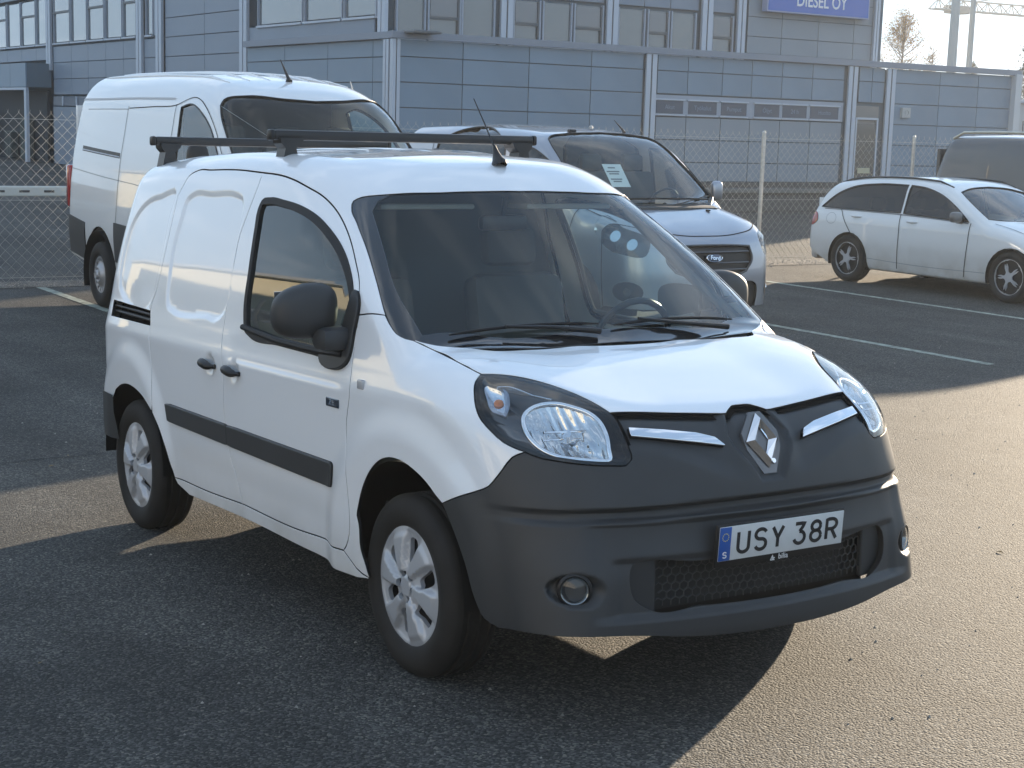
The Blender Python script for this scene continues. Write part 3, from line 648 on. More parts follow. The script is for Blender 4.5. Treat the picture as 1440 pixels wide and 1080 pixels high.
bxo('plinth',low,(XL-.02,26.3,.30),(.10,22.2,.62),PLINTH);bxo('plinth',low,(-34.7,15.28,.30),(9.2,.10,.62),PLINTH)
bxo('downpipe_box',low,(XL+.05,37.35,2.0),(.25,.28,4.1),P('white_corner',(.55,.56,.57),.5))
sp_=bxo('wall_vent_box',low,(XL+.04,32.55,2.72),(.10,.34,.30),P('vent_box_pale',(.42,.43,.42),.5))
m=MB();m.lathe([(.0,.0),(.07,.0),(.075,.02)],16,'x',(XL+.08,32.55,2.72));m.build('vent_ring',FR,low)
fl=bpy.data.objects.new('floodlight',None);C.objects.link(fl);fl.parent=low
bxo('lamp_body',fl,(XL+.35,15.75,4.16),(.55,.75,.07),P('lamp_grey',(.12,.13,.14),.5),.02);bxo('bracket',fl,(XL+.06,15.55,4.14),(.2,.08,.05),FR)
# upper block
up=thing('office_block','two storey office block with window bands rising behind the low hall','building',B=True)
XU=-31.0;YU=15.42
bxo('wall_core',up,(XU-18.2,24.1,4.6),(36.2,16.8,9.2),JOINT,0)
bxo('wall_core',up,(-52,24.1,4.6),(31.5,16.7,9.1),JOINT,0)
grid(up,'x',XU-.03,[27.10,28.40,29.83,31.25,32.0],[4.05,4.24,4.72,5.27,5.82,6.4,7.0],CLAD3,gap=.018)
def pil(y,w_=.36,z0=4.0,z1=9.0):
    p_=bpy.data.objects.new('pilaster',None);C.objects.link(p_);p_.parent=up
    h=(z0+z1)/2;bxo('strip',p_,(XU+.04,y-w_*.27,h),(.10,w_*.42,z1-z0),ALU);bxo('strip',p_,(XU+.04,y+w_*.27,h),(.10,w_*.42,z1-z0),ALU)
for y in (18.93,22.28,25.55,26.80): pil(y,.38 if y<26 else .3)
pil(32.10,.2)
def win(y0,y1,z0,z1,vent=False,side='x',a=XU):
    w_=bpy.data.objects.new('window',None);C.objects.link(w_);w_.parent=up
    def b(n,u,z,du,dz,dep,t,mat):
        bxo(n,w_,(a+dep,u,z) if side=='x' else (u,a-dep,z),(t,du,dz) if side=='x' else (du,t,dz),mat,.003)
    c=(y0+y1)/2;h=(z0+z1)/2;b('pane',c,h,y1-y0-.08,z1-z0-.08,-.03,.02,WGL)
    for e in(y0+.02,y1-.02): b('frame',e,h,.05,z1-z0,.0,.08,ALUF)
    b('sill',c,z0-.03,y1-y0,.06,.03,.12,ALU)
    if vent: b('vent_frame',c,z1-.62,y1-y0-.10,.08,.01,.05,FR);b('frame',c,z1-.33,y1-y0-.16,.50,-.012,.03,P('vent_pane',(.14,.15,.165),.05,coat=1));b('vent_frame',y1-.07,h,.05,z1-z0-.1,.012,.05,FR)
for y0,y1,v in ((15.72,17.45,0),(16.62,17.58,1),(17.6,18.60,0),(19.15,20.0,1),(20.06,21.0,0),(21.06,22.02,1),(22.50,23.42,0),(23.50,24.25,1),(24.31,25.2,0),(25.76,26.55,1)):
    if y0==15.72: y1=16.56
    win(y0,y1,4.1,5.24,v)
grid(up,'x',XU-.03,[15.7,17.1,18.7],[5.3,6.0,6.7],CLAD2);grid(up,'x',XU-.03,[19.15,20.1,21.05,22.05],[5.3,6.0,6.7],CLAD2);grid(up,'x',XU-.03,[22.5,23.4,24.3,25.3],[5.3,6.0,6.7],CLAD2);grid(up,'x',XU-.03,[25.78,26.6],[5.3,6.0,6.7],CLAD2)
# left facade, facing -y
def pily(x,z0=0,z1=9,w_=.5):
    p_=bpy.data.objects.new('pilaster',None);C.objects.link(p_);p_.parent=up
    h=(z0+z1)/2;bxo('strip',p_,(x-w_*.27,YU-.06,h),(w_*.42,.10,z1-z0),ALU);bxo('strip',p_,(x+w_*.27,YU-.06,h),(w_*.42,.10,z1-z0),ALU)
pily(-31.0,4.0,9,.4)
for x,z0 in((-39.6,0),(-46.6,0),(-48.5,0),(-58.9,3.6)): pily(x,z0,9,.55 if x>-50 else .6)
rz=[.05,.7,1.35,2.0,2.6,3.26,3.88,4.50,5.11,5.75,6.4]
grid(up,'y',YU,[-46.2,-42.8,-39.95],rz,CLAD2);grid(up,'y',YU,[-48.2,-46.9],rz[:8],CLAD2)
win(-48.0,-47.3,4.62,6.9,0,'y',YU);bxo('window_reveal',up,(-47.05,YU-.01,5.8),(.35,.04,2.4),CLAD2)
for x0,x1,v in ((-58.4,-56.3,1),(-56.2,-54.3,0),(-54.2,-52.3,1),(-52.2,-50.4,0),(-50.3,-48.9,1)): win(x0,x1,4.62,6.4,v,'y',YU)
for x0,x1,v in ((-60.7,-59.3,0),(-62.9,-60.8,1),(-65.0,-63.0,0),(-67.2,-65.1,1),(-69.4,-67.3,0)): win(x0,x1,4.62,6.4,v,'y',YU)
grid(up,'y',YU,[-69.5,-67.3,-65.1,-62.9,-60.8,-59.25],[4.0,4.5],CLAD2);grid(up,'y',YU,[-58.5,-56.2,-54.2,-52.2,-50.3,-48.85],[2.66,3.26,3.88,4.5],CLAD2)
for x0,x1,v in ((-38.7,-35.7,0),(-35.6,-33.3,0),(-33.2,-31.4,0)): win(x0,x1,4.6,6.8,v,'y',YU)
bxo('upper_wall_strip',up,(-35.4,YU-.01,4.34),(7.8,.04,.45),CLAD2)
grid(up,'y',YU,[-69.5,-66,-62.5,-59.2],[6.5,7.2,7.9],CLAD);grid(up,'y',YU,[-58.4,-55,-52,-48.9],[6.5,7.2,7.9],CLAD)
bxo('ribbon_window',up,(-54,YU-.02,2.42),(9.0,.04,.36),P('band_glass',(.05,.07,.10)));bxo('lower_wall',up,(-53.5,YU+.0,1.1),(10.2,.04,2.2),CLAD2)
for x in (-57.2,-55.5,-53.8): bxo('mullion',up,(x,YU-.05,2.42),(.12,.06,.36),ALU)
# loading bay under a projecting canopy
lb=thing('loading_bay_canopy','blue panelled canopy over the dark loading bay at the far left','canopy',B=True)
bxo('bay_opening',lb,(-66.5,YU-.10,1.4),(15,.10,2.8),DARKG,0);grid(lb,'y',YU-1.0,[-75,-71,-67.5,-64,-61,-58.8],[2.92,3.86],CLAD,t=.05)
bxo('canopy_core',lb,(-66.8,YU-.5,3.39),(16.0,.94,.92),JOINT,0);bxo('canopy_beam',lb,(-66.8,YU-1.0,2.86),(16.2,.10,.10),ALU);bxo('canopy_post',lb,(-58.9,YU-.98,1.42),(.28,.12,2.80),ALU)
for x,h,c in((-69,1.3,0),(-66.5,1.9,0),(-63.5,1.1,0),(-61.2,1.7,0)):
    m=MB();m.bbox((x,YU-.35,h/2+.05),(.9,.3,h),.03);m.build('stored_goods',P('goods_dark',(.05,.06,.05),.8,var=(3,.6)),lb)
# sign
sg_=thing('roof_sign','blue company sign with white lettering high on the office block','sign',(XU+.16,29.55,5.95),B=True)
bxo('sign_box',sg_,(0,0,0),(.22,4.02,1.05),P('sign_rim',(.30,.34,.48),.5));bxo('sign_face',sg_,(.113,0,0),(.01,3.92,.97),P('sign_blue',(.03,.12,.46),.4,coat=.3),.001)
text('sign_lettering','DIESEL OY',.52,P('sign_white',(.8,.8,.8),.5),sg_,Matrix.Translation((.121,.08,-.15))@FRONT,.006,sx=.82,bold=.006)
bpy.context.view_layer.update()
# window film lettering (small, on the panes of the low hall)
for o,s_ in zip(wi,('Akut','Työkalut','Pumput','Öljyt','24 h','Huolto')):
    c_=o.children[0];yc=sum(v.co.y for v in c_.data.vertices)/len(c_.data.vertices)
    text('pane_lettering',s_,.17,SIGNW,o,Matrix.Translation((XL-.008,yc,2.62))@FRONT,.001)
# ================================================================= FENCE
GALV=P('galvanised_steel',(.50,.49,.46),.42,metal=.7,var=(20,.15))
WIRE=P('fence_wire',(.55,.53,.48),.40,metal=.6)
fe=thing('wire_fence','long chain link fence on steel posts behind the parked vehicles','fence',(-14.12,0,0),B=True)
for k in range(-2,10):
    y=13.05+3.24*(k-4) if k!=9 else 13.05+3.24*5
    m=MB();m.tube([(0,y,-.1),(0,y,2.02)],.031,12);m.tube([(0,y,2.02),(0,y,2.05)],[.036,.012],12);o=m.build('post',GALV,fe,smooth=50)
V=[];F=[];pt=.062;H_=1.96;nz_=int(H_/pt);r_=.0021
for i in range(-8*16,int(30/pt)):
    y0=i*pt;prev=None
    for j in range(nz_+1):
        y=y0+(pt*.5 if (j+i)%2 else -pt*.5);z=.04+j*H_/nz_;x=.004*((j%2)*2-1)
        b=len(V);V+=[(x-r_,y,z),(x+r_*.6,y-r_*.9,z),(x+r_*.6,y+r_*.9,z)]
        if prev is not None: F+=[(prev,prev+1,b+1,b),(prev+1,prev+2,b+2,b+1),(prev+2,prev,b,b+2)]
        prev=b
    for s_ in(-1,1):   # twisted barbs on top
        b=len(V);z=.04+H_;y=y0+(pt*.5 if (nz_+i)%2 else -pt*.5);V+=[(0,y-r_,z),(0,y+r_,z),(0,y+s_*.012,z+.045)];F.append((b,b+1,b+2))
o=link('wire_mesh',mesh('wire_mesh',V,F,WIRE),fe);tag(o,kind='stuff')
m=MB()
for z in(.1,1.0,1.93): m.tube([(.012,-8,z),(.012,29.2,z)],.0022,5)
m.build('tension_wire',WIRE,fe);tag(bpy.data.objects['tension_wire'],kind='stuff')
# verge of grit under the fence, and road barrier beyond
GRIT=asphalt('grit',(.20,.18,.155),1.3)
v=link('verge',mesh('verge',[(-14.6,-60,.006),(-13.9,-60,.006),(-13.9,60,.006),(-14.6,60,.006)],[(0,1,2,3)],GRIT),None,GB);tag(v,kind='structure')
random.seed(5);m=MB()
for i in range(5200):
    x=random.gauss(-14.2,.16);y=random.uniform(-4,24);r_=random.uniform(.006,.02)
    m.add([(x-r_,y,.0),(x+r_,y-r_,.0),(x,y+r_,.0),(x,y,r_*1.1)],[(0,1,3),(1,2,3),(2,0,3)])
o=m.build('gravel',P('gravel_stone',(.33,.30,.26),.85,var=(8,.4)),None,mat4=GB);tag(o,kind='stuff')
br_=thing('guard_rail','white guard rail with dark slots beyond the fence on the left','guard rail',(-20.2,0,0),B=True)
m=MB();m.bbox((0,-8,.80),(.06,32,.16),.02);m.build('rail_beam',P('rail_white',(.55,.56,.52),.5),br_)
for i in range(46):
    y=-6+i*.38
    if i%1==0: bxo('slot',br_,(.032,y,.80),(.006,.16,.035),P('slot_dark',(.06,.06,.06),.7),.002)
for y in range(-22,8,3): bxo('rail_post',br_,(-.08,y,.36),(.10,.10,.72),GALV)
# dark low wall / loading edge in front of the hall
lw=thing('loading_platform','dark low concrete platform along the foot of the long hall','platform',(0,0,0),B=True)
bxo('platform_body',lw,(-28.2,27,.24),(3.0,22,.48),PLINTH,.01);bxo('platform_edge',lw,(-26.68,27,.53),(.12,22,.10),P('edge_steel',(.16,.155,.14),.6))
# small litter on the tarmac
random.seed(21);m=MB()
for i in range(900):
    x=random.uniform(-7,3.2);y=random.uniform(-4.5,9);r_=random.uniform(.003,.009)*1;z=gz(x);a=random.uniform(0,6.28);c_,s_=math.cos(a)*r_,math.sin(a)*r_
    m.add([(x+c_,y+s_,z),(x-s_,y+c_*.8,z),(x-c_*.9,y-s_,z),(x+s_*.7,y-c_,z),(x,y,z+r_*.8)],[(0,1,4),(1,2,4),(2,3,4),(3,0,4)])
o=m.build('loose_stones',P('loose_stone',(.28,.26,.23),.8,var=(40,.5)));tag(o,kind='stuff')
m=MB()
for i in range(46):
    x=random.uniform(-9,2.6);y=random.uniform(-4,9.5);z=gz(x)+.003;a=random.uniform(0,6.28);l_=random.uniform(.012,.026);c_,s_=math.cos(a)*l_,math.sin(a)*l_
    m.add([(x+c_,y+s_,z),(x-s_*.4,y+c_*.4,z+.004),(x-c_,y-s_,z+.002),(x+s_*.4,y-c_*.4,z+.006)],[(0,1,2,3)])
o=m.build('fallen_leaves',P('dry_leaf',(.22,.15,.06),.7,var=(30,.4)));tag(o,kind='stuff')
wd=thing('weed_tuft','small pale dry weed growing from the tarmac at the right edge','plant',(-4.05,7.75,gz(-4.05)));m=MB()
for i in range(46):
    a=random.uniform(0,6.28);l_=random.uniform(.04,.12);b_=Vector((math.cos(a)*.02,math.sin(a)*.02,0));t_=Vector((math.cos(a)*l_*.9,math.sin(a)*l_*.9,l_*random.uniform(.4,.9)));s_=Vector((-math.sin(a),math.cos(a),0))*.006
    m.add([b_-s_,b_+s_,b_.lerp(t_,.6)+s_*1.4+Vector((0,0,.01)),t_],[(0,1,2),(0,2,3)])
m.build('blades',P('dry_weed',(.30,.32,.20),.8),wd)
# cracks sealed or open in the tarmac
CRK=P('crack_dark',(.018,.018,.018),.9);m=MB()
for (x,y,a,n_) in ((-6.2,5.2,.3,34),(-5,-1.9,1.9,26)):
    V=[];
    for i in range(n_):
        V.append((x,y));a+=random.gauss(0,.28);x+=math.cos(a)*.09;y+=math.sin(a)*.09
    for i in range(len(V)-1):
        (x0,y0),(x1,y1)=V[i],V[i+1];w0=.0035*math.sin(math.pi*(i+.3)/n_)+.001;L_=math.hypot(x1-x0,y1-y0);nx_,ny_=-(y1-y0)/L_*w0,(x1-x0)/L_*w0
        m.add([(x0+nx_,y0+ny_,gz(x0)+.003),(x0-nx_,y0-ny_,gz(x0)+.003),(x1-nx_,y1-ny_,gz(x1)+.003),(x1+nx_,y1+ny_,gz(x1)+.003)],[(0,1,2,3)])
o=m.build('tarmac_cracks',CRK);tag(o,kind='stuff')
# parking lines
LINE=P('road_paint_worn',(.27,.30,.25),.8,var=(14,.55))
def pline(x0,x1,y,w_=.11,z=.004):
    xs_=np.linspace(x0,x1,30);V=[(a,y-w_/2,gz(a)+z) for a in xs_]+[(a,y+w_/2,gz(a)+z) for a in xs_];n_=30
    o=link('parking_line',mesh('parking_line',V,[(i,n_+i,n_+i+1,i+1) for i in range(n_-1)],LINE));tag(o,kind='structure');return o
for x0,x1,y in ((-13.9,-8.2,1.92),(-12.9,-5.15,8.02),(-13.0,-5.15,11.33),(-13,-5.15,-1.4),(-13.0,-5.15,14.6),(-13,-5.15,4.9)): pline(x0,x1,y)
# ================================================================= FAR RIGHT: lamp posts, crane, trees
def post(label,px,py,h,r0):
    t=thing('lamp_post',label,'lamp post',(px,py,0),B=True)
    m=MB();m.tube([(0,0,0),(0,0,h)],[r0,r0*.7],12);m.build('post_shaft',P('post_grey',(.42,.43,.42),.5),t,smooth=True)
    m=MB();m.tube([(0,0,h),(.2,.3,h+.25),(.4,.9,h+.3)],.04,8);m.bbox((.45,1.1,h+.3),(.18,.55,.10),.03);m.build('lamp_head',P('post_grey',(0,0,0)),t)
post('thicker pale lamp post, left of the two beside the crane',-45,50.85,12,.24);post('thinner grey lamp post, right of the two beside the crane',-45,51.95,12,.15)
cr_=thing('tower_crane','lattice jib of a tower crane against the sky at top right','crane',(0,0,0),B=True)
m=MB();A=Vector((-110,118.2,14.6));B2_=Vector((-110,172,15.0));dd=(B2_-A)
def up_(p,h): return p+Vector((0,0,h))
for off in ((0,0),(.8,0),(.4,1.0)):
    o_=Vector((off[0],0,off[1]));m.tube([A+o_,B2_+o_],.09,5)
n_=30
for i in range(n_):
    a=A+dd*i/n_;b=A+dd*(i+1)/n_;t_=Vector((.4,0,1.0));m.tube([a,(a+b)/2+t_,b],.06,4);m.tube([a+Vector((.8,0,0)),(a+b)/2+t_,b+Vector((.8,0,0))],.06,4)
m.build('jib_lattice',P('crane_pale',(.45,.42,.36),.6),cr_)
m=MB();m.bbox(tuple(A+Vector((.4,3.6,.1))),(1.2,2.6,.8),.1);m.build('counterweight',P('crane_weight',(.22,.21,.2),.7),cr_)
m=MB();m.tube([(-109.6,160,0),(-109.6,160,21)],.8,4);m.tube([(-109.6,160,21),(-109.6,124,15.6)],.06,4);m.build('mast',P('crane_pale',(0,0,0)),cr_)
random.seed(11)
BARK=P('birch_bark',(.22,.19,.16),.8)
def tree(name,label,x,y,h,spread,leafcol,dens,leafsz,conifer=False,z0=0):
    t=thing(name,label,'tree',(x,y,z0),B=True,group='trees beyond the low hall')
    m=MB();tips=[]
    m.tube([(0,0,0),(0,0,h*.5),(.02*h,0,h)],[h*.014,h*.009,h*.002],7)
    for i in range(70 if not conifer else 90):
        zz=h*random.uniform(.28,.98);a=random.uniform(0,6.283)
        L_=spread*(1.25*(1-zz/h)**.8+.12)*random.uniform(.6,1.1);up_k=.9 if not conifer else -.15
        e=Vector((math.cos(a)*L_,math.sin(a)*L_,zz+L_*up_k));s_=Vector((0,0,zz));mid=s_.lerp(e,.5)+Vector((0,0,-.05*L_))
        m.tube([s_,mid,e],[h*.0035,h*.002,h*.0008],4)
        for j in range(5):
            f_=random.uniform(.3,1);q=s_.lerp(e,f_);g_=q+Vector((random.gauss(0,.3),random.gauss(0,.3),random.uniform(-.1,.5)))*L_*.5
            m.tube([q,g_],[h*.0012,h*.0005],3);tips+=[q.lerp(g_,k_) for k_ in (.4,.7,1)]
    m.build('trunk',BARK,t)
    m=MB()
    for q in tips:
        for k in range(dens):
            c_=q+Vector([random.gauss(0,.10*spread) for _ in range(3)]);s_=leafsz*random.uniform(.5,1.3);a=Vector([random.gauss(0,1) for _ in range(3)]).normalized();b=a.cross(Vector((.3,.5,.8))).normalized()
            m.add([c_,c_+a*s_,c_+a*s_*.6+b*s_*.6],[(0,1,2)])
    o=m.build('crown',leafcol,t);return t
YEL=P('autumn_leaf',(.42,.24,.06),.7);GRN=P('needle_green',(.045,.06,.03),.8)
tree('birch_tree','tall thin birch with sparse yellow leaves left of the lamp posts',-62,65.3,8.9,2.3,YEL,9,.10)
tree('birch_tree','small bare birch right of the tall yellow birch',-66,72.0,7.5,1.5,YEL,3,.08)
tree('pine_tree','dark pine cut by the right edge of the picture',-52,64.9,7.3,1.7,GRN,8,.13)
tree('spruce_tree','spruce tip above the roof beside the lamp posts',-80,91.5,7.7,.9,GRN,8,.14,True)
tree('spruce_tree','small spruce tip right of the thin lamp post',-80,96.5,7.4,.8,GRN,8,.14,True)
# far wood line to close the horizon
random.seed(3);m=MB()
for i in range(2600):
    y=random.uniform(40,330);x=-150-random.uniform(0,60);h=random.uniform(4.5,8.5);c_=Vector((x,y,h*.5));r_=random.uniform(1.2,2.4)
    for k in range(7):
        q=c_+Vector((random.gauss(0,r_*.5),random.gauss(0,r_*.5),random.uniform(-.5,.5)*h));s_=random.uniform(.6,1.4);a=Vector([random.gauss(0,1) for _ in range(3)]).normalized()*s_;b=Vector([random.gauss(0,1) for _ in range(3)]).normalized()*s_
        m.add([q,q+a,q+b],[(0,1,2)])
o=m.build('far_wood',GRN,None,mat4=GB);tag(o,kind='stuff')
# white outbuilding right edge
ob=thing('white_annex','narrow white annex with a small window at the right edge','building',(-34,41.2,0),B=True)
bxo('wall',ob,(0,0,1.6),(4,3.2,3.3),P('annex_white',(.5,.5,.5),.6),.01);bxo('window',ob,(2.01,-.6,2.3),(.04,.7,.7),WGL);bxo('roof',ob,(0,0,3.3),(4.3,3.5,.12),ALU)
# ================================================================= BEHIND THE CAMERA: what the van's paint and glass mirror, and a hall added for bounce light
bk=thing('depot_building','long cream depot behind the photographer, lit by the low sun','building',(0,0,0))
CREAM=P('cream_render',(.66,.62,.47),.8,var=(.4,.06))
m=MB();m.box((-36,-18,2.9),(44,8,5.8));m.build('wall',CREAM,bk)
m=MB();m.box((-36,-18,5.88),(44.6,8.6,.16));m.build('roof',ALUF,bk)
for x in (-52,-45,-38,-31): bxo('window',bk,(x,-13.97,2.9),(3.2,.10,1.1),WGL,.01)
for x in(-24.5,-19.0): bxo('door',bk,(x,-13.96,1.6),(3.2,.12,3.2),P('door_grey',(.2,.22,.24),.5),.01)
bk2=thing('bounce_hall','unseen pale hall added behind the photographer to bounce sunlight onto the van','building',(0,0,0))  # unseen hall, set close and pale to throw sunlight back on the van
bxo('wall',bk2,(22,-28,3.2),(62,8,6.4),P('hall_pale',(.62,.62,.60),.8,var=(.3,.05)),0);bxo('roof',bk2,(22,-28,6.48),(62.6,8.6,.16),ALUF)
for x in range(-4,50,8): bxo('window',bk2,(x,-23.97,3.6),(3.0,.10,1.3),WGL,.01)
def bare(x,y,h):
    t=thing('bare_tree',{-6:'leafless tree beside the cream depot behind the photographer',9:'leafless tree before the pale hall behind the photographer',34:'leafless tree standing alone beyond the open yard behind the photographer'}[x],'tree',(x,y,0))
    m=MB();m.tube([(0,0,0),(0,0,h*.4),(.1,0,h*.9)],[h*.02,h*.014,h*.004],8)
    for i in range(26):
        zz=h*random.uniform(.3,.9);a=random.uniform(0,6.28);L_=h*.3*(1.1-zz/h);m.tube([(0,0,zz),(math.cos(a)*L_*.5,math.sin(a)*L_*.5,zz+L_*.4),(math.cos(a)*L_,math.sin(a)*L_,zz+L_*1.1)],[h*.006,h*.004,h*.001],4)
    m.build('trunk',BARK,t)
for x,y in((-6,-22),(9,-20),(34,-10)): bare(x,y,9)
lt=thing('street_lamp','tall street lamp with a double head behind the photographer','street lamp',(-15.5,-11.5,0));m=MB();m.tube([(0,0,0),(0,0,8)],[.09,.06],8);m.tube([(-1.2,0,8.2),(0,0,8),(1.2,0,8.2)],.04,6);m.build('lamp_shaft',GALV,lt)
# ================================================================= PARKED VEHICLES
def outline(xr,zr,xf,zf,zs,wb,ra,zc=.33,n=14):
    a0=math.asin((zs-zc)/ra)
    arc_=lambda cx:[(cx-ra*math.cos(a0+(math.pi-2*a0)*i/n),zc+ra*math.sin(a0+(math.pi-2*a0)*i/n)) for i in range(n+1)]
    return [(xr,zr)],arc_(-wb),arc_(0),[(xf,zf)]
def lin(*p,step=.06):
    p=[np.asarray(q,float) for q in p];o=[]
    for a,b in zip(p,p[1:]):
        n=max(1,int(np.linalg.norm(b-a)/step));o+=[a+(b-a)*i/n for i in range(n)]
    return np.array(o+[p[-1]])
def car(surf,name,label,cat,pose,paint,o,ws,ws_top,ws_bot,sidew,front,fascia_holes,wm,wy,wb,xr,zcyl=.9,group=None,res=.05,sill_mat=None,glass=GLASSK,track=None,cutz=None):
    root=thing(name,label,cat,(pose[0],pose[1],0),B=True,group=group)
    cy=ProjCyl(zcyl,.95);A,a1,a2,Z=o
    low=[on(surf,sideR,lin(A[0],a1[0])),on(surf,sideR,np.array(a1)),on(surf,sideR,lin(a1[-1],a2[0])),on(surf,sideR,np.array(a2)),on(surf,sideR,lin(a2[-1],Z[0]))]
    fr_side=on(surf,sideR,lin(Z[0],front[0]));fr_top=on(surf,top_,front[1])
    fr=np.vstack([catmull(fr_side,.06),catmull(np.vstack([fr_side[-1:],fr_top]),.05)[1:]])
    ztop=surf.solve(np.array([[xr,0,.9]]),np.array([[0,0,1.]]),4.)[0]
    rr_=np.vstack([on(surf,sideR,lin((xr,1.2),A[0]))]);ra_=on(surf,cy,[(xr,a) for a in np.linspace(0,math.atan2(-rr_[0][1],rr_[0][2]-zcyl)*.95,14)])
    half=np.vstack([ra_[:-1],rr_[:-1]]+[l[:-1] for l in low]+[fr]);full=np.vstack([half,half[::-1][1:-1]*[1,-1,1]])
    wtop=catmull(ws,.05);WS=segs(ws,ws_top,mir(ws_top),mir(ws),mir(ws_bot),ws_bot[::-1],step=.05)
    holes=[WS];glz=[]
    for pts in sidew:
        L_=on(surf,sideR,segs(*[np.array(q) for q in pts],step=.05) if isinstance(pts,tuple) else catmull(np.array(pts),.05,closed=True));holes+=[L_,L_*[1,-1,1]];glz.append(L_)
    sh=Panel(surf,cy,full,holes=holes,res=res,gap=.002,depth=.03,r=.004).emit('body_shell',paint,root)
    Panel(surf,top_,WS,res=.09,off=-.008,gap=0,depth=0).emit('windscreen',GLASS,root)
    bd=catmull(WS,.05,closed=True)
    m=MB();m.tube(bd,.007,6,closed=True);m.build('windscreen_seal',BLK,root,smooth=True)
    for L_ in glz:
        for mr in(False,True):
            w_=bpy.data.objects.new('side_window',None);C.objects.link(w_);w_.parent=root
            Panel(surf,sideR,L_,res=.12,off=-.006,gap=0,depth=0).emit('window_glass',glass,w_,mr);m=MB();m.tube(L_*([1,-1,1] if mr else [1,1,1]),.009,5,closed=True);m.build('window_seal',BLK,w_,smooth=True)
    # front
    zb=Z[0][1]
    fl=np.vstack([fr,fr[::-1][1:]*[1,-1,1]]);bl_=on(surf,vax,[(u_,zb) for u_ in np.linspace(vax.to2(fl[-1:])[0][0],vax.to2(fl[:1])[0][0],24)])[1:-1]
    fh=[np.array(h) for h in fascia_holes]
    fa=Panel(surf,vax,np.vstack([fl,bl_]),holes=fh,res=res*.7,gap=.002,depth=.03,r=.004).emit('front_fascia',paint,root)
    ribbons(surf,[fr,fr*[1,-1,1]],.006,.0015,'panel_gap',BLACK,root);tag(bpy.context.scene.objects[-1] if 0 else root.children[-1],kind='stuff')
    # wheels, wells, floor, cabin
    cx=Z and 0
    for x in(0,-wb):
        for sg in(-1,1): put_wheel(root,(x,sg*wy,.33*1.0 if not track else track),wm,flip=sg>0,spin=random.random()*6)
        for sg in(-1,1):
            m=MB();V=[];F=[];r0=(a2[-1][0]-a2[0][0])/2+.005
            for i in range(21):
                a=math.pi*(-.1+1.2*i/20);zc=.33
                V+= [(x+r0*math.cos(a),sg*.45,zc+r0*math.sin(a)),(x+r0*math.cos(a),sg*(wy+.12),zc+r0*math.sin(a)),(x+.1*math.cos(a),sg*.45,zc+.1*math.sin(a))]
            for i in range(20): b=i*3;F+=[(b,b+1,b+4,b+3),(b,b+3,b+5,b+2)]
            m.add(V,F);m.build('wheel_arch_liner',P('arch_liner',(0,0,0)),root,smooth=True)
    m=MB();m.box(((-wb+xr)/2+.3,0,.42),(1.2 if wb<3.2 else 1.6,1.2,.25));m.box((-wb/2,0,.40),(wb-.95,1.6,.26));m.box((.5,0,.42),(.5,1.3,.25));m.build('underbody',P('underbody_dark',(0,0,0)),root)
    return root,sh,fa
def rib(surf,root,lines,wd=.005,name='panel_gap',mat=BLACK,off=.0035,both_=True):
    for mr in ((0,1) if both_ else (0,)): ribbons(surf,lines,wd,off,name,mat,root,mirror=bool(mr))
def handle(root,surf,x,z,L_=.2,mat=None,dz=-.012,t=.016):
    for sg in(-1,1):
        q=on(surf,sideR,[(x-L_/2,z-dz*0),(x,z),(x+L_/2,z+dz*0)]);m=MB();m.tube([(a[0],sg*(abs(a[1])+o_),a[2]) for a,o_ in zip(q,(.002,.028,.004))],[t*.7,t,t*.7],8);m.build('door_handle',mat or BLK,root,smooth=True)
def seats(root,xs,z,w_=.5,n=2,h=.62):
    for y in ((-.42,.42) if n==2 else (-.55,0,.55)):
        s_=bpy.data.objects.new('seat',None);C.objects.link(s_);s_.parent=root
        m=MB();m.bbox((xs,y,z+h/2),(.14,w_,h),.05,rot=Matrix.Rotation(R(-10),3,'Y'));m.build('seat_back',INT,s_,smooth=True)
        m=MB();m.bbox((xs-.08,y,z+h+.09),(.09,.27,.18),.04);m.build('headrest',INT,s_,smooth=True)
def inside(root,x0,x1,z0,z1,w_,dx,dz,bulk=True):
    if bulk: m=MB();m.box((x0,0,(z0+z1)/2),(.04,w_*1.82,z1-z0));m.build('bulkhead',INT,root)
    m=MB();m.bbox((dx,0,dz),(.5,w_*1.7,.2),.06);m.build('dashboard',INT,root,smooth=True)
    m=MB();m.tube([(dx-.38+.07*math.sin(R(a)),.42+.19*math.cos(R(a)),dz+.08+.17*math.sin(R(a))) for a in range(0,360,20)],.014,6,closed=True);m.tube([(dx-.36,.42,dz+.08),(dx-.2,.42,dz)],.03,8);m.build('steering_wheel',BLK,root,smooth=True)
def mirrorv(root,x,y,z,dx,dy,dz,mat,arm=.2,rot=0):
    for sg in(-1,1):
        mo=bpy.data.objects.new('door_mirror',None);C.objects.link(mo);mo.parent=root
        V,F=superell((0,0,0),dx,dy,dz,3.2,n=24,fn=lambda a,b,c:(a*(1 if a>0 else .5),b,c));m=MB();m.add([(v[0]+x,sg*(v[1]+y),v[2]+z) for v in V],F);m.build('mirror_housing',mat,mo,smooth=True)
        m=MB();m.tube([(x+.03,sg*(y-dy-arm),z-dz*.9),(x,sg*(y-dy*.3),z-dz*.7)],.03,8);m.build('mirror_arm',BLK,mo,smooth=True)
vax=ProjVax();cyl=ProjCyl();top_=ProjTop();sideR=ProjSide()
def fsolve(surf,yz,x0=0.): return np.array([surf.solve(np.array([[x0,y,z]]),np.array([[1.,0,0]]),3.)[0] for y,z in yz])
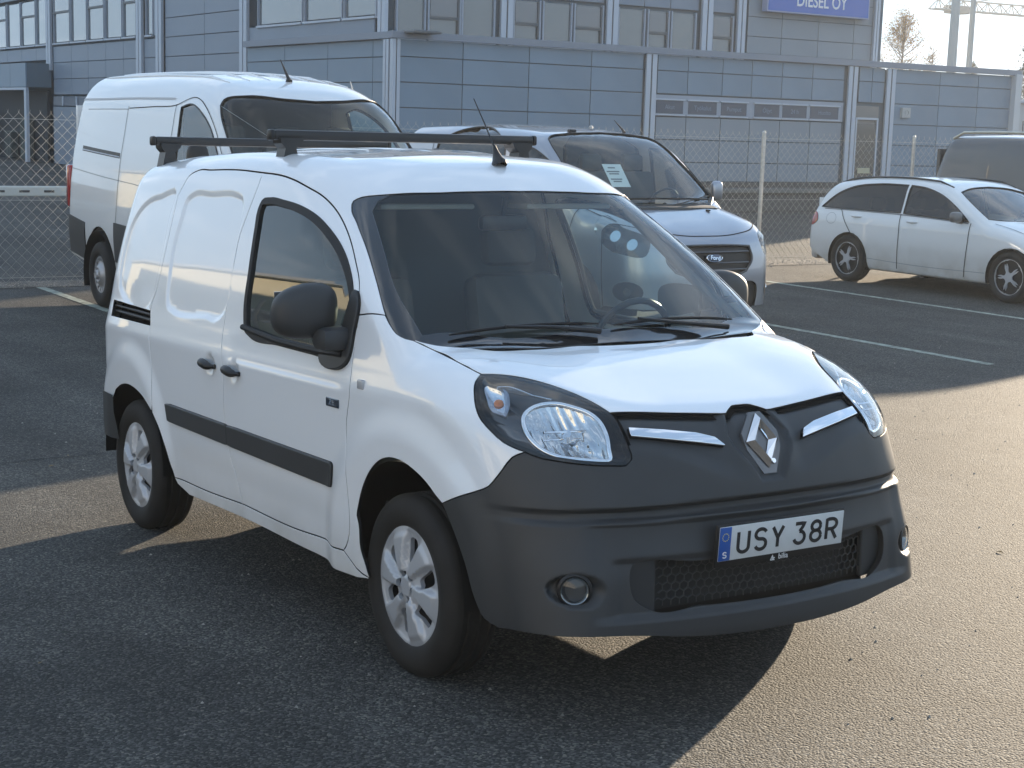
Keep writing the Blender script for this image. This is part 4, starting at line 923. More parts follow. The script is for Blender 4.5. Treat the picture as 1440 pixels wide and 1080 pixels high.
# --- silver blue crew van
T=TRANSIT;WMV=wheel_meshes(.335,.215,.205,'steel')
ws=on(T,top_,[(-.10,-.85),(-.28,-.82),(-.57,-.765),(-.80,-.73),(-.90,-.70)]);wt=on(T,top_,[(-.90,-.70),(-.94,-.66),(-.97,-.45),(-.99,0)]);wbm=on(T,top_,[(-.10,-.85),(.03,-.72),(.10,-.45),(.14,0)])
fg_=lambda L_:fsolve(T,L_,.3)
gl=segs(fg_([(-.50,.925),(-.535,.80),(-.44,.68)]),fg_([(-.44,.68),(-.3,.640),(0,.628),(.3,.640),(.44,.68)]),fg_([(.44,.68),(.535,.80),(.50,.925)]),fg_([(.50,.925),(.25,.937),(0,.940),(-.25,.937),(-.50,.925)]))
hlp=np.array([(.27,-.91,1.12),(.26,-.80,1.185),(.57,-.79,1.10),(.84,-.66,.965),(.86,-.72,.84),(.70,-.86,.835),(.45,-.94,.91)])
hl2=catmull(on(T,vax,vax.to2(hlp)),.05,closed=True)
lgi=catmull(fsolve(T,[(-.62,.50),(-.60,.34),(0,.31),(.60,.34),(.62,.50),(0,.54)],.3),.05,closed=True)
tv,tsh,tfa=car(T,'crew_van','silver blue van with dark crew windows parked between the white vans and the estate','van',POSE['TRANSIT'],SILVER,
 outline(-3.80,.45,.44,.33,.30,2.933,.405),ws,wt,wbm,
 [([(-1.22,1.82),(-.95,1.80),(-.74,1.73),(-.45,1.57),(-.17,1.36)],[(-.17,1.36),(-.24,1.30),(-.7,1.28),(-1.20,1.28)],[(-1.20,1.28),(-1.21,1.5),(-1.22,1.82)]),([(-2.88,1.80),(-2.84,1.825),(-1.50,1.83),(-1.45,1.80)],[(-1.45,1.80),(-1.43,1.36),(-1.46,1.32)],[(-1.46,1.32),(-2.88,1.34),(-2.93,1.37)],[(-2.93,1.37),(-2.91,1.6),(-2.88,1.80)])],
 ((.42,1.05),[(.50,-.87),(.64,-.77),(.77,-.62),(.84,-.40),(.865,-.2),(.87,0)]),[gl,hl2,hl2*[1,-1,1],lgi],WMV,.87,2.933,-3.80,zcyl=1.0,res=.045)
Panel(T,vax,gl,res=.05,off=-.035,gap=-.003,depth=0).emit('grille_back',BLK,tfa)
for z in(.70,.765,.87): 
    q=fsolve(T,[(y,z) for y in np.linspace(-.49,.49,13)],.3)-[.014,0,0];m=MB();m.tube(q,.010,5);m.build('grille_bar',P('grille_bar_grey',(.05,.05,.055),.3,coat=.6),tfa,smooth=True)
m=MB();m.tube(gl-[.004,0,0],.010,6,closed=True);m.build('grille_surround',P('grille_bar_grey',(0,0,0)),tfa,smooth=True)
Panel(T,vax,lgi,res=.06,off=-.03,gap=-.003,depth=0).emit('lower_intake',BLK,tfa)
ov=bpy.data.objects.new('oval_badge',None);C.objects.link(ov);ov.parent=tv;ov.matrix_basis=Matrix.Translation((1.0,0,.82))@Matrix.Rotation(R(-8),4,'Y')
m=MB();m.lathe([(0,.004),(.04,.003),(.047,0),(.05,-.01)],32,'x');o=m.build('badge_oval',P('badge_navy',(.03,.05,.10),.15,coat=1),ov,smooth=True,mat4=Matrix.Diagonal((1,1.9,.78,1)))
m=MB();m.lathe([(.046,.004),(.050,.006),(.053,0)],32,'x');m.build('badge_rim',CHROME,ov,smooth=True,mat4=Matrix.Diagonal((1,1.9,.78,1)))
text('badge_script','Ford',.058,CHROME,ov,Matrix.Translation((.014,0,-.003))@FRONT@Matrix(((1,.25,0,0),(0,1,0,0),(0,0,1,0),(0,0,0,1))),.001,bold=.0015)
for mr in(False,True):
    sgn=np.array([1,-1,1]) if mr else np.array([1,1,1]);hl=bpy.data.objects.new('headlight',None);C.objects.link(hl);hl.parent=tv
    Panel(T,vax,hl2,res=.06,off=.001,gap=0,depth=0).emit('lamp_lens',LENS,hl,mr)
    n_=T.grad(hl2);cn=hl2.mean(0);V=np.vstack([hl2-n_*.006,cn+(hl2-cn)*.75-n_*.06,[cn-T.grad(cn[None])[0]*.07]]);k=len(hl2);F=[(i,(i+1)%k,k+(i+1)%k,k+i) for i in range(k)]+[(k+i,k+(i+1)%k,2*k) for i in range(k)]
    link('lamp_bowl',mesh('lamp_bowl',V*sgn,F,P('lamp_bowl_silver',(.10,.10,.11),.2,metal=.6),smooth=True),hl)
    nn=T.grad(cn[None])[0]
    for q in((.52,-.83,1.02),(.70,-.78,.95)):
        c_=on(T,vax,vax.to2(np.array([q])))[0]-nn*.03;m=MB();m.tube([(c_-nn*.03)*sgn,(c_)*sgn,(c_+nn*.004)*sgn],[.03,.055,.058],18);m.build('projector_lamp',CHROME,hl,smooth=40)
    c_=on(T,vax,vax.to2(np.array([(.75,-.84,.49)])))[0];n2=T.grad(c_[None])[0];fg=bpy.data.objects.new('fog_lamp',None);C.objects.link(fg);fg.parent=tv
    ex=np.cross([0,0,1],n2);ex/=np.linalg.norm(ex)
    L_=np.array([c_+ex*(.17*math.cos(a))+np.array([0,0,.095*math.sin(a)]) for a in np.linspace(0,6.283,18)[:-1]]);L_=on(T,vax,vax.to2(L_))
    Panel(T,vax,L_,res=.05,off=.004,gap=0,depth=.01).emit('fog_bezel',BLK,fg,mr)
    m=MB();m.tube([(c_-n2*.01)*sgn,(c_+n2*.012)*sgn],[.045,.04],16);m.build('fog_glass',CHROME,fg,smooth=40)
rib(T,tv,[on(T,sideR,[(-1.33,1.84),(-1.32,1.2),(-1.30,.6),(-1.28,.36)]),on(T,sideR,[(-.34,.45),(-.12,.95),(-.03,1.2),(.0,1.27)]),on(T,top_,[(-.02,-.86),(.25,-.845),(.50,-.82)]),on(T,sideR,[(-2.98,1.84),(-3.0,1.3),(-3.0,1.0)])])
ribbons(T,[np.vstack([wbm,mir(wbm)[1:]])],.035,-.003,'scuttle',BLK,tv)
seats(tv,-1.05,.95,n=3);inside(tv,-3.6,-3.5,.5,1.85,.8,.0,1.17,False)
mirrorv(tv,-.30,1.06,1.40,.05,.070,.105,SILVER,.09)
m=MB();m.bbox((-.42,-.17,1.545),(.004,.235,.30),.001,rot=Matrix.Rotation(R(-52)+R(10),3,'Y'));pn=m.build('paper_notice',P('paper_white',(.72,.72,.70),.7),tv)
for k,(a,b) in enumerate(((.10,.09),(.05,.16),(.02,.12),(-.05,.14),(-.08,.10))):
    d_=R(-42);ux=math.sin(d_)*-1
    m=MB();cpos=Vector((-.42,-.17,1.545))+Matrix.Rotation(d_,3,'Y')@Vector((.004,-.02,a));m.box(tuple(cpos),(.002,b,.014),rot=Matrix.Rotation(d_,3,'Y'));m.build('printed_line',P('print_grey',(.15,.15,.16),.7),pn)
q=T.solve(np.array([[-1.25,.52,1.]]),np.array([[0,0,1.]]),3)[0];m=MB();m.tube([q,q+[-.03,0,.03],q+[-.16,-.02,.13]],[.02,.012,.003],8);m.build('aerial',BLK,tv,smooth=True)
q=T.solve(np.array([[-1.06,-.30,1.]]),np.array([[0,0,1.]]),3)[0];m=MB();m.bbox(tuple(q+[0,0,.01]),(.06,.09,.035),.015);m.build('roof_nub',BLK,tv,smooth=True)
for y0,y1 in((-.55,.15),(.05,.72)):
    q=on(T,top_,[(-.02+.10*(1-((a/.8)**2)),a) for a in np.linspace(y0,y1,7)])+[0,0,.03];m=MB();m.tube(q,.011,6);m.build('wiper',BLK,tv,smooth=True)
for y in(-.45,.45):
    q=on(T,top_,[(.32,y)])[0];m=MB();m.bbox(tuple(q+[0,0,.008]),(.05,.03,.016),.006);m.build('washer_nozzle',BLK,tv,smooth=True)
# --- large white van
S3_=CRAFTER
ws=on(S3_,top_,[(.05,-.945),(-.10,-.935),(-.33,-.915),(-.51,-.895),(-.70,-.865),(-.80,-.83)]);wt=on(S3_,top_,[(-.80,-.83),(-.84,-.78),(-.74,-.6),(-.63,-.3),(-.59,0)]);wbm=on(S3_,top_,[(.05,-.93),(.16,-.7),(.24,-.4),(.27,0)])
hlp=catmull(fsolve(S3_,[(-.90,1.10),(-.62,1.02),(-.58,.86),(-.80,.84),(-.93,.92)],.2),.06,closed=True);gl=catmull(fsolve(S3_,[(-.52,.98),(-.5,.75),(0,.70),(.5,.75),(.52,.98),(0,1.0)],.3),.06,closed=True)
cv,csh,cfa=car(S3_,'panel_van','tall white panel van with black side rail, parked by the fence at the left','van',POSE['CRAFTER'],WHITEB,
 outline(-4.90,.50,.44,.40,.42,3.66,.47,.38),ws,wt,wbm,
 [([(-1.66,2.10),(-1.45,2.13),(-1.15,2.06),(-.86,1.92),(-.62,1.72),(-.38,1.48)],[(-.38,1.48),(-.47,1.42),(-1.0,1.40),(-1.58,1.41)],[(-1.58,1.41),(-1.62,1.8),(-1.66,2.10)])],
 ((.44,1.05),[(.55,-.86),(.74,-.66),(.86,-.4),(.90,-.2),(.91,0)]),[gl,hlp,hlp*[1,-1,1]],wheel_meshes(.345,.225,.205,'steel'),.92,3.66,-4.90,zcyl=1.2,res=.06,glass=GLASSD,track=.345)
Panel(S3_,vax,gl,res=.08,off=-.03,gap=-.003,depth=0).emit('grille_back',BLK,cfa)
for mr in(False,True): Panel(S3_,vax,hlp,res=.08,off=-.01,gap=-.002,depth=0).emit('headlight',P('lamp_bowl_silver',(0,0,0)),cfa,mr)
slot=lin((-4.42,1.645),(-3.14,1.60))
rib(S3_,cv,[on(S3_,sideR,slot)],.028,'slide_rail',BLK,.002);rib(S3_,cv,[on(S3_,sideR,slot+[0,-.012])],.006,'slide_rail_edge',ALU,.006)
rib(S3_,cv,[on(S3_,sideR,[(-3.12,2.10),(-3.10,1.6),(-3.12,1.0),(-3.15,.7)]),on(S3_,sideR,[(-1.80,2.12),(-1.78,1.6),(-1.76,1.0),(-1.74,.6)]),on(S3_,sideR,[(-3.10,2.08),(-2.4,2.10),(-1.80,2.12),(-1.4,2.19),(-1.05,2.10),(-.75,1.92),(-.5,1.70)])],.004)
rib(S3_,cv,[on(S3_,sideR,[(-4.75,2.16),(-3.9,2.17),(-3.0,2.18),(-1.9,2.18)])],.010,'roof_moulding',P('moulding_grey_white',(.5,.5,.5),.5),.004)
rib(S3_,cv,[on(S3_,sideR,[(-4.72,1.42),(-3.6,1.37),(-2.5,1.33),(-1.8,1.30)]),on(S3_,sideR,[(-4.45,2.06),(-3.12,2.07)])],.004,'crease_shade_line',P('crease_shadow',(.35,.35,.35),.6),.001)  # grey strips on smooth sheet, painting the shadow line of a crease
# black cladding along the flanks
for a_,b_ in((-4.88,-4.16),(-3.17,-.5)):
    L_=on(S3_,sideR,lin((a_,.92),(b_,.86),(b_,.46),(a_,.52),(a_,.92))[:-1]);pan=Panel(S3_,sideR,L_,res=.08,off=.012,gap=0,depth=.02)
    for mr in(False,True): pan.emit('flank_cladding',PLAS,cv,mr)
for sg in(-1,1):
    m=MB();m.bbox((-4.88,sg*.93,1.22),(.10,.09,.46),.02);m.build('tail_lamp',RED,cv,smooth=True)
m=MB();m.bbox((-4.93,0,.58),(.12,1.8,.22),.04);m.build('rear_bumper',PLAS,cv,smooth=True);m=MB();m.box((-4.86,0,1.35),(.05,1.72,1.5));m.build('rear_doors',WHITEB,cv)
seats(cv,-1.15,1.15,n=3);inside(cv,-1.85,-1.7,.6,2.2,.85,.08,1.28)
mirrorv(cv,-.42,1.20,1.62,.07,.10,.17,BLK,.12)
for k in range(-3,4):
    q=S3_.solve(np.array([[x,k*.20,1.2] for x in np.linspace(-4.6,-1.15,9)]),np.tile([0,0,1.],(9,1)),3)+[0,0,.002];m=MB();m.tube(q,[.006]+[.016]*7+[.005],6);m.build('roof_rib',WHITEB,cv,smooth=True)
q=S3_.solve(np.array([[-1.10,-.03,1.]]),np.array([[0,0,1.]]),3)[0];m=MB();m.tube([q,q+[-.02,0,.035],q+[-.13,-.03,.20]],[.035,.016,.004],8);m.build('aerial',BLK,cv,smooth=True)
q=S3_.solve(np.array([[-1.3,.75,1.]]),np.array([[0,0,1.]]),3)[0];m=MB();m.tube([q,q+[-.05,-.02,.13]],[.008,.003],6);m.build('side_aerial',GALV,cv,smooth=True)
# --- white estate car
W_=WAGON
ws=on(W_,top_,[(-.52,-.73),(-.72,-.70),(-.95,-.65),(-1.12,-.60)]);wt=on(W_,top_,[(-1.12,-.60),(-1.17,-.4),(-1.20,0)]);wbm=on(W_,top_,[(-.52,-.73),(-.42,-.5),(-.37,-.2),(-.36,0)])
gy=([(-3.48,1.005),(-3.22,1.20),(-2.95,1.31),(-2.50,1.372),(-1.95,1.380)],[(-1.95,1.380),(-1.935,1.2),(-1.93,1.006)],[(-1.93,1.006),(-2.75,1.005),(-3.48,1.005)])
gf=([(-1.895,1.380),(-1.60,1.355),(-1.30,1.28),(-1.02,1.15),(-.72,.962)],[(-.72,.962),(-1.2,.98),(-1.875,1.004)],[(-1.875,1.004),(-1.88,1.2),(-1.895,1.380)])
hlp=catmull(fsolve(W_,[(-.70,.67),(-.48,.655),(-.47,.57),(-.68,.56)],.1),.06,closed=True)
wv,wsh,wfa=car(W_,'estate_car','white estate car with tinted windows and five spoke wheels at the right','car',POSE['WAGON'],WHITEC,
 outline(-3.70,.42,.40,.22,.20,2.84,.365,.325),ws,wt,wbm,[gy,gf],
 ((.42,.72),[(.50,-.76),(.62,-.60),(.70,-.4),(.73,0)]),[hlp,hlp*[1,-1,1]],wheel_meshes(.325,.225,.235,'five'),.80,2.84,-3.70,zcyl=.62,res=.03,track=.325)
for mr in(False,True): Panel(W_,vax,hlp,res=.08,off=-.01,gap=-.002,depth=0).emit('headlight',P('lamp_bowl_silver',(0,0,0)),wfa,mr)
rib(W_,wv,[on(W_,sideR,[(-1.91,.99),(-1.89,.72),(-1.90,.45),(-1.91,.26)]),on(W_,sideR,[(-.68,.95),(-.69,.67),(-.74,.26)]),on(W_,sideR,[(-3.05,.99),(-2.92,.82),(-2.80,.68)]),on(W_,top_,[(-.40,-.74),(.0,-.73),(.35,-.70)])],.005,off=.006)
rib(W_,wv,[on(W_,sideR,[(-3.40,.985),(-2.7,.990),(-1.9,.985),(-1.2,.965),(-.72,.945)])],.008,'waist_trim',P('trim_grey',(.2,.2,.2),.4),.004)
rib(W_,wv,[on(W_,sideR,[(-2.60,.36),(-1.5,.33),(-.40,.34)])],.004,'crease_shade_line',P('crease_shadow',(0,0,0)),.001)  # crease shadow drawn as a thin grey strip
handle(wv,W_,-2.72,.915,.19,WHITEC);handle(wv,W_,-1.68,.905,.19,WHITEC)
q=on(W_,sideR,[(-3.22+.10*math.cos(a),.86+.075*math.sin(a)) for a in np.linspace(0,6.283,20)]);rib(W_,wv,[q],.003,'filler_flap',P('crease_shadow',(0,0,0)),.002,both_=False)
for mr in(False,True):
    L_=on(W_,sideR,catmull([(-3.66,.93),(-3.52,.90),(-3.50,.83),(-3.64,.74)],.03,closed=True));Panel(W_,sideR,L_,res=.04,off=.008,gap=0,depth=.03).emit('tail_lamp',RED,wv,mr)
for sg in(-1,1):
    q=W_.solve(np.array([[x,sg*.60,.9] for x in np.linspace(-3.35,-1.25,10)]),np.tile([0,0,1.],(10,1)),3)+[0,0,.018];q[0,2]-=.02;q[-1,2]-=.02;m=MB();m.tube(q,.014,8);m.build('roof_rail',BLK,wv,smooth=True)
m=MB();m.box((-3.60,0,.78),(.06,1.45,.7));m.build('tailgate',WHITEC,wv);m=MB();m.bbox((-3.66,0,.42),(.16,1.5,.34),.06);m.build('rear_bumper',WHITEC,wv,smooth=True)
seats(wv,-1.75,.45,h=.6);seats(wv,-2.7,.45,h=.55);inside(wv,-3.5,-3.4,.4,.9,.7,-.55,.85)
mirrorv(wv,-.86,.97,1.02,.055,.10,.07,P('mirror_grey',(.10,.10,.10),.3,coat=.8),.05)
# --- dark van
D_=DARKVAN
ws=on(D_,top_,[(-.10,-.80),(-.4,-.775),(-.70,-.735),(-.85,-.70)]);wt=on(D_,top_,[(-.85,-.70),(-.9,-.4),(-.93,0)]);wbm=on(D_,top_,[(-.10,-.80),(.03,-.5),(.08,0)])
hlp=catmull(fsolve(D_,[(-.84,.86),(-.55,.84),(-.55,.72),(-.80,.70)],.1),.06,closed=True)
dv_,dsh,dfa=car(D_,'minibus','dark grey van with pale roof rails standing behind the white estate','van',POSE['DARKVAN'],DKPAINT,
 outline(-3.82,.42,.40,.30,.28,3.0,.39),ws,wt,wbm,[[(-1.1,1.72),(-.75,1.62),(-.3,1.32),(-.4,1.26),(-1.1,1.22)]],
 ((.42,.90),[(.55,-.80),(.70,-.6),(.78,-.3),(.80,0)]),[hlp,hlp*[1,-1,1]],wheel_meshes(.33,.215,.205,'steel'),.85,3.0,-3.82,zcyl=1.0,res=.08)
for sg in(-1,1):
    q=D_.solve(np.array([[x,sg*.74,1.2] for x in np.linspace(-3.55,-2.0,9)]),np.tile([0,0,1.],(9,1)),3)+[0,0,.07];q[0,2]-=.06;q[-1,2]-=.06;m=MB();m.tube(q,.022,8);m.build('roof_rail',P('rail_champagne',(.55,.52,.42),.3,metal=.6),dv_,smooth=True)
m=MB();m.box((-3.78,0,1.15),(.06,1.6,1.4));m.build('tailgate',DKPAINT,dv_);inside(dv_,-1.6,-1.5,.5,1.9,.8,.0,1.1)
# a further parked car, only its dark rear corner inside the frame
# ================================================================= THE VAN
VS=VanSurf()
K={k:np.array(v,float).reshape(-1,3)/1000 for k,v in KD.items()}
def blob(sd,w): return sstep(w,-w,sd)
EM3=[catmull(K['slide_emboss'],.02,closed=True),catmull(K['quarter_emboss'],.02,closed=True)];EMB=[e[:,[0,2]] for e in EM3]
FH=[(-1.40,.893),(-1.655,.897)]        # handle cups
class VanDetail(VanSurf):
    front=False
    def f(s,Q):
        b=VanSurf.f(s,Q);x,y,z=Q[:,0],np.abs(Q[:,1]),Q[:,2]
        d=np.zeros(len(x))
        m=(x<-1.5)&(z>.98)&(y>.5)
        if m.any():
            for e in EMB: d[m]+=.011*blob(polysd(x[m],z[m],e),.014)
        m=(y>.5)&(np.abs(x+1.53)<.3)&(np.abs(z-.9)<.12)
        if m.any():
            for hx,hz in FH: d[m]+=.016*sstep(1.,.3,np.hypot((x[m]-hx)/.062,(z[m]-hz)/.048))
        # shoulder crease on the front door, fading out
        m=(x<-.3)&(x>-1.6)&(y>.6)
        if m.any(): d[m]+=.006*sstep(.925,.945,z[m])*sstep(1.06,.97,z[m])*sstep(-.36,-.5,x[m])*sstep(-1.52,-1.4,x[m])
        m=(x>.45)&s.front
        if m.any():
            X,Y,Z=x[m],y[m],z[m];dd=np.zeros(len(X))
            zg=.664-.008*(Y/.6)**2
            dd+=(.014+.014*sstep(.70,.50,Y))*sstep(.026,.008,np.abs(Z-zg))*sstep(.86,.72,Y)          # groove
            dd+=.012*sstep(.645,.62,Z)*sstep(.33,.36,Z)*sstep(.68,.60,Y)      # number plate field
            dd+=.012*sstep(.535,.507,Z)*sstep(.335,.362,Z)*sstep(.61,.56,Y)      # lip round the intake
            hexs=[(.0,.99),(.05,.965),(.082,.93),(.118,.87),(.112,.835),(.045,.735),(0,.733),(-.1,.733),(-.1,.99)]
            dd+=.020*blob(polysd(Y,Z,hexs),.010)                               # badge recess
            # shelf that sweeps from the badge recess to the lamps
            zl=.79+.10*sstep(.10,.45,Y);dd+=.016*sstep(zl-.06,zl,Z)*sstep(.06,.16,Y)
            dd+=.028*sstep(1.,.55,np.hypot((Y-.694)/.080,(Z-.437)/.056))     # fog lamp pocket
            d[m]+=dd
        m=(x<-.9)&(z>1.6)&(y<.60)                                               # roof ribs
        if m.any():
            Y=y[m];d[m]+=.007*sstep(.56,.50,Y)*sstep(-1.0,-1.15,x[m])-.006*(sstep(.05,.03,np.abs(Y-.22))+sstep(.05,.03,np.abs(Y)))*sstep(-1.2,-1.4,x[m])
        return b+d
VD=VanDetail();VF=VanDetail();VF.front=True
cyl,vax,top_,sideR=ProjCyl(),ProjVax(),ProjTop(),ProjSide()
van=thing('delivery_van','small white van with dark plastic bumper and black roof bars, large in the foreground','van')
lamp=K['lamp'];hood_line=np.vstack([lamp[18:19],on(VS,top_,[(.672,-.40),(.70,-.25),(.720,-.12),(.723,-.090),(.722,-.083),(.716,-.076)]),on(VS,top_,[(.698,-.048),(.693,-.041),(.690,-.032),(.689,0)])])
hf=np.vstack([hood_line,mir(hood_line)[1:]])
ws=K['ws_side'];wt=K['ws_top'].copy();wt[-1,1]=0
df,db,dr=K['door_front'],K['door_bottom'],K['door_rear']
st,sr_,sa,sb=K['slide_top'],K['slide_rear'],K['slide_arch'],K['slide_bottom']
bs=K['bumper_split'];af=K['arch_f'];afr=K['arch_f_rear'];sill=K['sill_bottom'];ps=K['pillar_split'];hs=K['hood_side'];hr=K['hood_rear']
hrm=np.vstack([hr[:-1],on(VS,top_,[(.095,-.12),(.10,0)])])
# bonnet
hood_side=np.vstack([hs])
loop=segs(hrm,mir(hrm),mir(hood_side)[::-1],mir(np.vstack([lamp[0:1],lamp[:17:-1]]))[::-1],hf[::-1],np.vstack([lamp[0:1],lamp[:17:-1]])[::-1],hood_side[::-1])
hood=Panel(VD,top_,loop,res=.03);hood.emit('bonnet',WHITE,van)
# front wing
i4=int(np.argmin(np.linalg.norm(df-K['pillar_split'][0],axis=1)))
lampback=lamp[8::-1]
wsl=ws[ws[:,2]<K['pillar_split'][1][2]+.003][::-1]
loop=segs(np.vstack([afr,af[1:]]),bs,lampback,hs[::-1],wsl,ps[::-1],df[i4:],np.array([df[-1],afr[0]]))
both(Panel(VD,cyl,loop,res=.028),'front_wing',WHITE,van,van)
# doors
fd_loop=segs(df,db,dr[::-1]);win=segs(K['win_outer'],K['win_outer'][:1])
fd=Panel(VD,cyl,fd_loop,holes=[win],res=.022);fdR,fdL=both(fd,'front_door',WHITE,van,van)
sd_loop=segs(dr,sb[::-1],sa[::-1],sr_[::-1],st[::-1])
sl=Panel(VD,cyl,sd_loop,res=.020,feats=[(EM3[0],.015)]);slR,slL=both(sl,'sliding_door',WHITE,van,van)
# sills
loop=segs(sb,db[::-1],np.array([df[-1],afr[0]]),sill[::-1],np.array([K['arch_r'][-1],sb[0]]))
both(Panel(VD,cyl,loop,res=.018),'sill',WHITE,van,van)
# roof, pillars and rear quarters in one shell
ar=K['arch_r'];ztop=on(VS,cyl,[(-3.30,0)])
def rear_line(z): return on(VS,sideR,[(-3.285,q) for q in z])
rl=rear_line([.62,.8,1.0,1.2,1.4,1.55]);rt=on(VS,cyl,[(-3.27,a) for a in (.72,.5,.3,.1,0)])
arr=ar[::-1][int(np.argmin(np.abs(ar[::-1][:,2]-.30))):]  # from sill upwards
half=[np.vstack([rt[::-1],rl[::-1]]),np.array([rl[0],on(VS,sideR,[(-2.93,.60)])[0],ar[1]]),ar[1:],]
archlow=np.array([ar[-1],sa[-1]])
half+= [np.array([ar[np.argmin(np.linalg.norm(ar-sa[0],axis=1))],sr_[-1]])]
Q=segs(half[0],half[1],ar[1:int(np.argmin(np.linalg.norm(ar-sa[0],axis=1)))+1],sr_[::-1],st[::-1],df[:i4+1],ps,ws[ws[:,2]>ps[1][2]-.003][::-1],wt)
Qm=Q[::-1]*[1,-1,1];Q=np.vstack([Q,Qm[1:-1] if np.linalg.norm(Q[0]-Qm[-1])<.02 else Qm])
k4=K['slot'];slot=segs(k4[:2],k4[1:3],k4[2:4],k4[[3,0]],step=.05);slm=slot*[1,-1,1]
Panel(VD,cyl,Q,holes=[slot,slm],res=.018,feats=[(EM3[1],.015),(EM3[1]*[1,-1,1],.015)]).emit('roof_and_rear_shell',WHITE,van)
# rear end closed by two plain doors
rp=[on(VS,sideR,[(-3.285,z)])[0] for z in (.62,.8,1.0,1.2,1.4,1.55)]
rz=np.array([(p[1],p[2]) for p in rp]+[(p[1],p[2]) for p in rt[:-1]]+[(0,rt[-1][2]-.01),(0,.45),(rp[0][1],.45)])
for sg in (1,-1):
    m=MB();m.prism([(y*sg,z) for y,z in rz*[.985,.99]],'x',-3.335,-3.27);m.build('rear_door',WHITE,van)
m=MB();m.bbox((-3.29,0,.48),(.14,1.36,.24),.05);m.build('rear_bumper',PLAS,van,smooth=True)
for sg in(1,-1):
    a=on(VS,sideR,[(x,z) for z in (.62,.54,.46,.40) for x in (-3.30,-3.2,-3.1,-2.98,-2.90)])*[1,-sg,1]
    n=5;F=[(i*n+j,i*n+j+1,(i+1)*n+j+1,(i+1)*n+j) for i in range(3) for j in range(4)]
    m=MB();m.add(a+[0,sg*.006,0],F);m.build('rear_bumper_corner',PLAS,van,smooth=True)
# dark tapes under the shut lines
lines=[df,db,dr,st,sr_,sa,sb,ps,hs,bs,lamp]
for mr in (0,1): ribbons(VS,lines,.014,-.0095,'door_seal',BLACK,van,mirror=bool(mr))
ribbons(VS,[hf],.018,-.013,'bonnet_seal',BLACK,van);ribbons(VS,[np.vstack([ws[:-1],hrm,mir(hrm)[1:],mir(ws)[1:]])],.018,-.013,'windscreen_seal',BLACK,van)
# slot with rail
for mr in(0,1):
    s_=1 if mr else -1
    V,F=ribbon(VS,np.array([(K['slot'][0]+K['slot'][3])/2,(K['slot'][1]+K['slot'][2])/2]),.05,-.045);m=MB();m.add(V*([1,-1,1] if mr else [1,1,1]),F);m.build('rail_recess',BLACK,van)
    a=(K['slot'][0]+K['slot'][3])/2;b=(K['slot'][1]+K['slot'][2])/2;m=MB()
    for dz,rr_ in ((.012,.006),(-.014,.008)): m.tube([(a[0],s_*(abs(a[1])-.02),a[2]+dz),(b[0],s_*(abs(b[1])-.02),b[2]+dz)],rr_)
    m.build('slide_rail',BLK,van,smooth=True)
# windscreen
wl=segs(np.vstack([ws[::-1]]),wt,mir(wt),mir(ws[::-1]),mir(hrm)[::-1]*[1,1,1] if 0 else np.vstack([mir(ws[::-1])[-1:],mir(hrm)[::-1][:0].reshape(-1,3)]) if 0 else np.zeros((0,3))) if 0 else None
cowl=np.vstack([ws[-1:],on(VS,top_,[(-.035,-.70),(.02,-.60),(.055,-.45),(.068,-.2),(.07,0)])])
loop=segs(ws[::-1],wt,mir(wt),mir(ws[::-1]),mir(cowl),cowl[::-1]) 
inner=segs(on(VS,top_,[(-.105,-.740),(-.30,-.735),(-.50,-.682),(-.685,-.630)]),on(VS,top_,[(-.715,-.59),(-.715,-.3),(-.708,0)]),mir(on(VS,top_,[(-.715,-.59),(-.715,-.3),(-.708,0)])),mir(on(VS,top_,[(-.105,-.740),(-.30,-.735),(-.50,-.682),(-.685,-.630)])),on(VS,top_,[(-.105,.740),(-.09,.66),(-.01,.45),(.01,.2),(.01,0)]),on(VS,top_,[(.01,0),(.01,-.2),(-.01,-.45),(-.09,-.66),(-.105,-.740)]))
wsf=Panel(VS,top_,loop,holes=[inner],res=.03,off=-.004,gap=.001,depth=.01).emit('windscreen_border',FRIT,van)
Panel(VS,top_,inner,res=.05,off=-.005,gap=-.002,depth=0).emit('windscreen',GLASS,van)
# plastic scuttle below the glass
loop=segs(cowl,mir(cowl),mir(hrm)[::-1][::-1][::-1] if 0 else mir(hrm)[::-1],hrm[::-1]) if 0 else segs(cowl,mir(cowl),np.array([mir(cowl)[-1],mir(hrm)[-1]]),mir(hrm)[::-1],hrm[::-1])
Panel(VS,top_,loop,res=.03,off=-.016,gap=.0,depth=.0).emit('scuttle_panel',BLK,van)
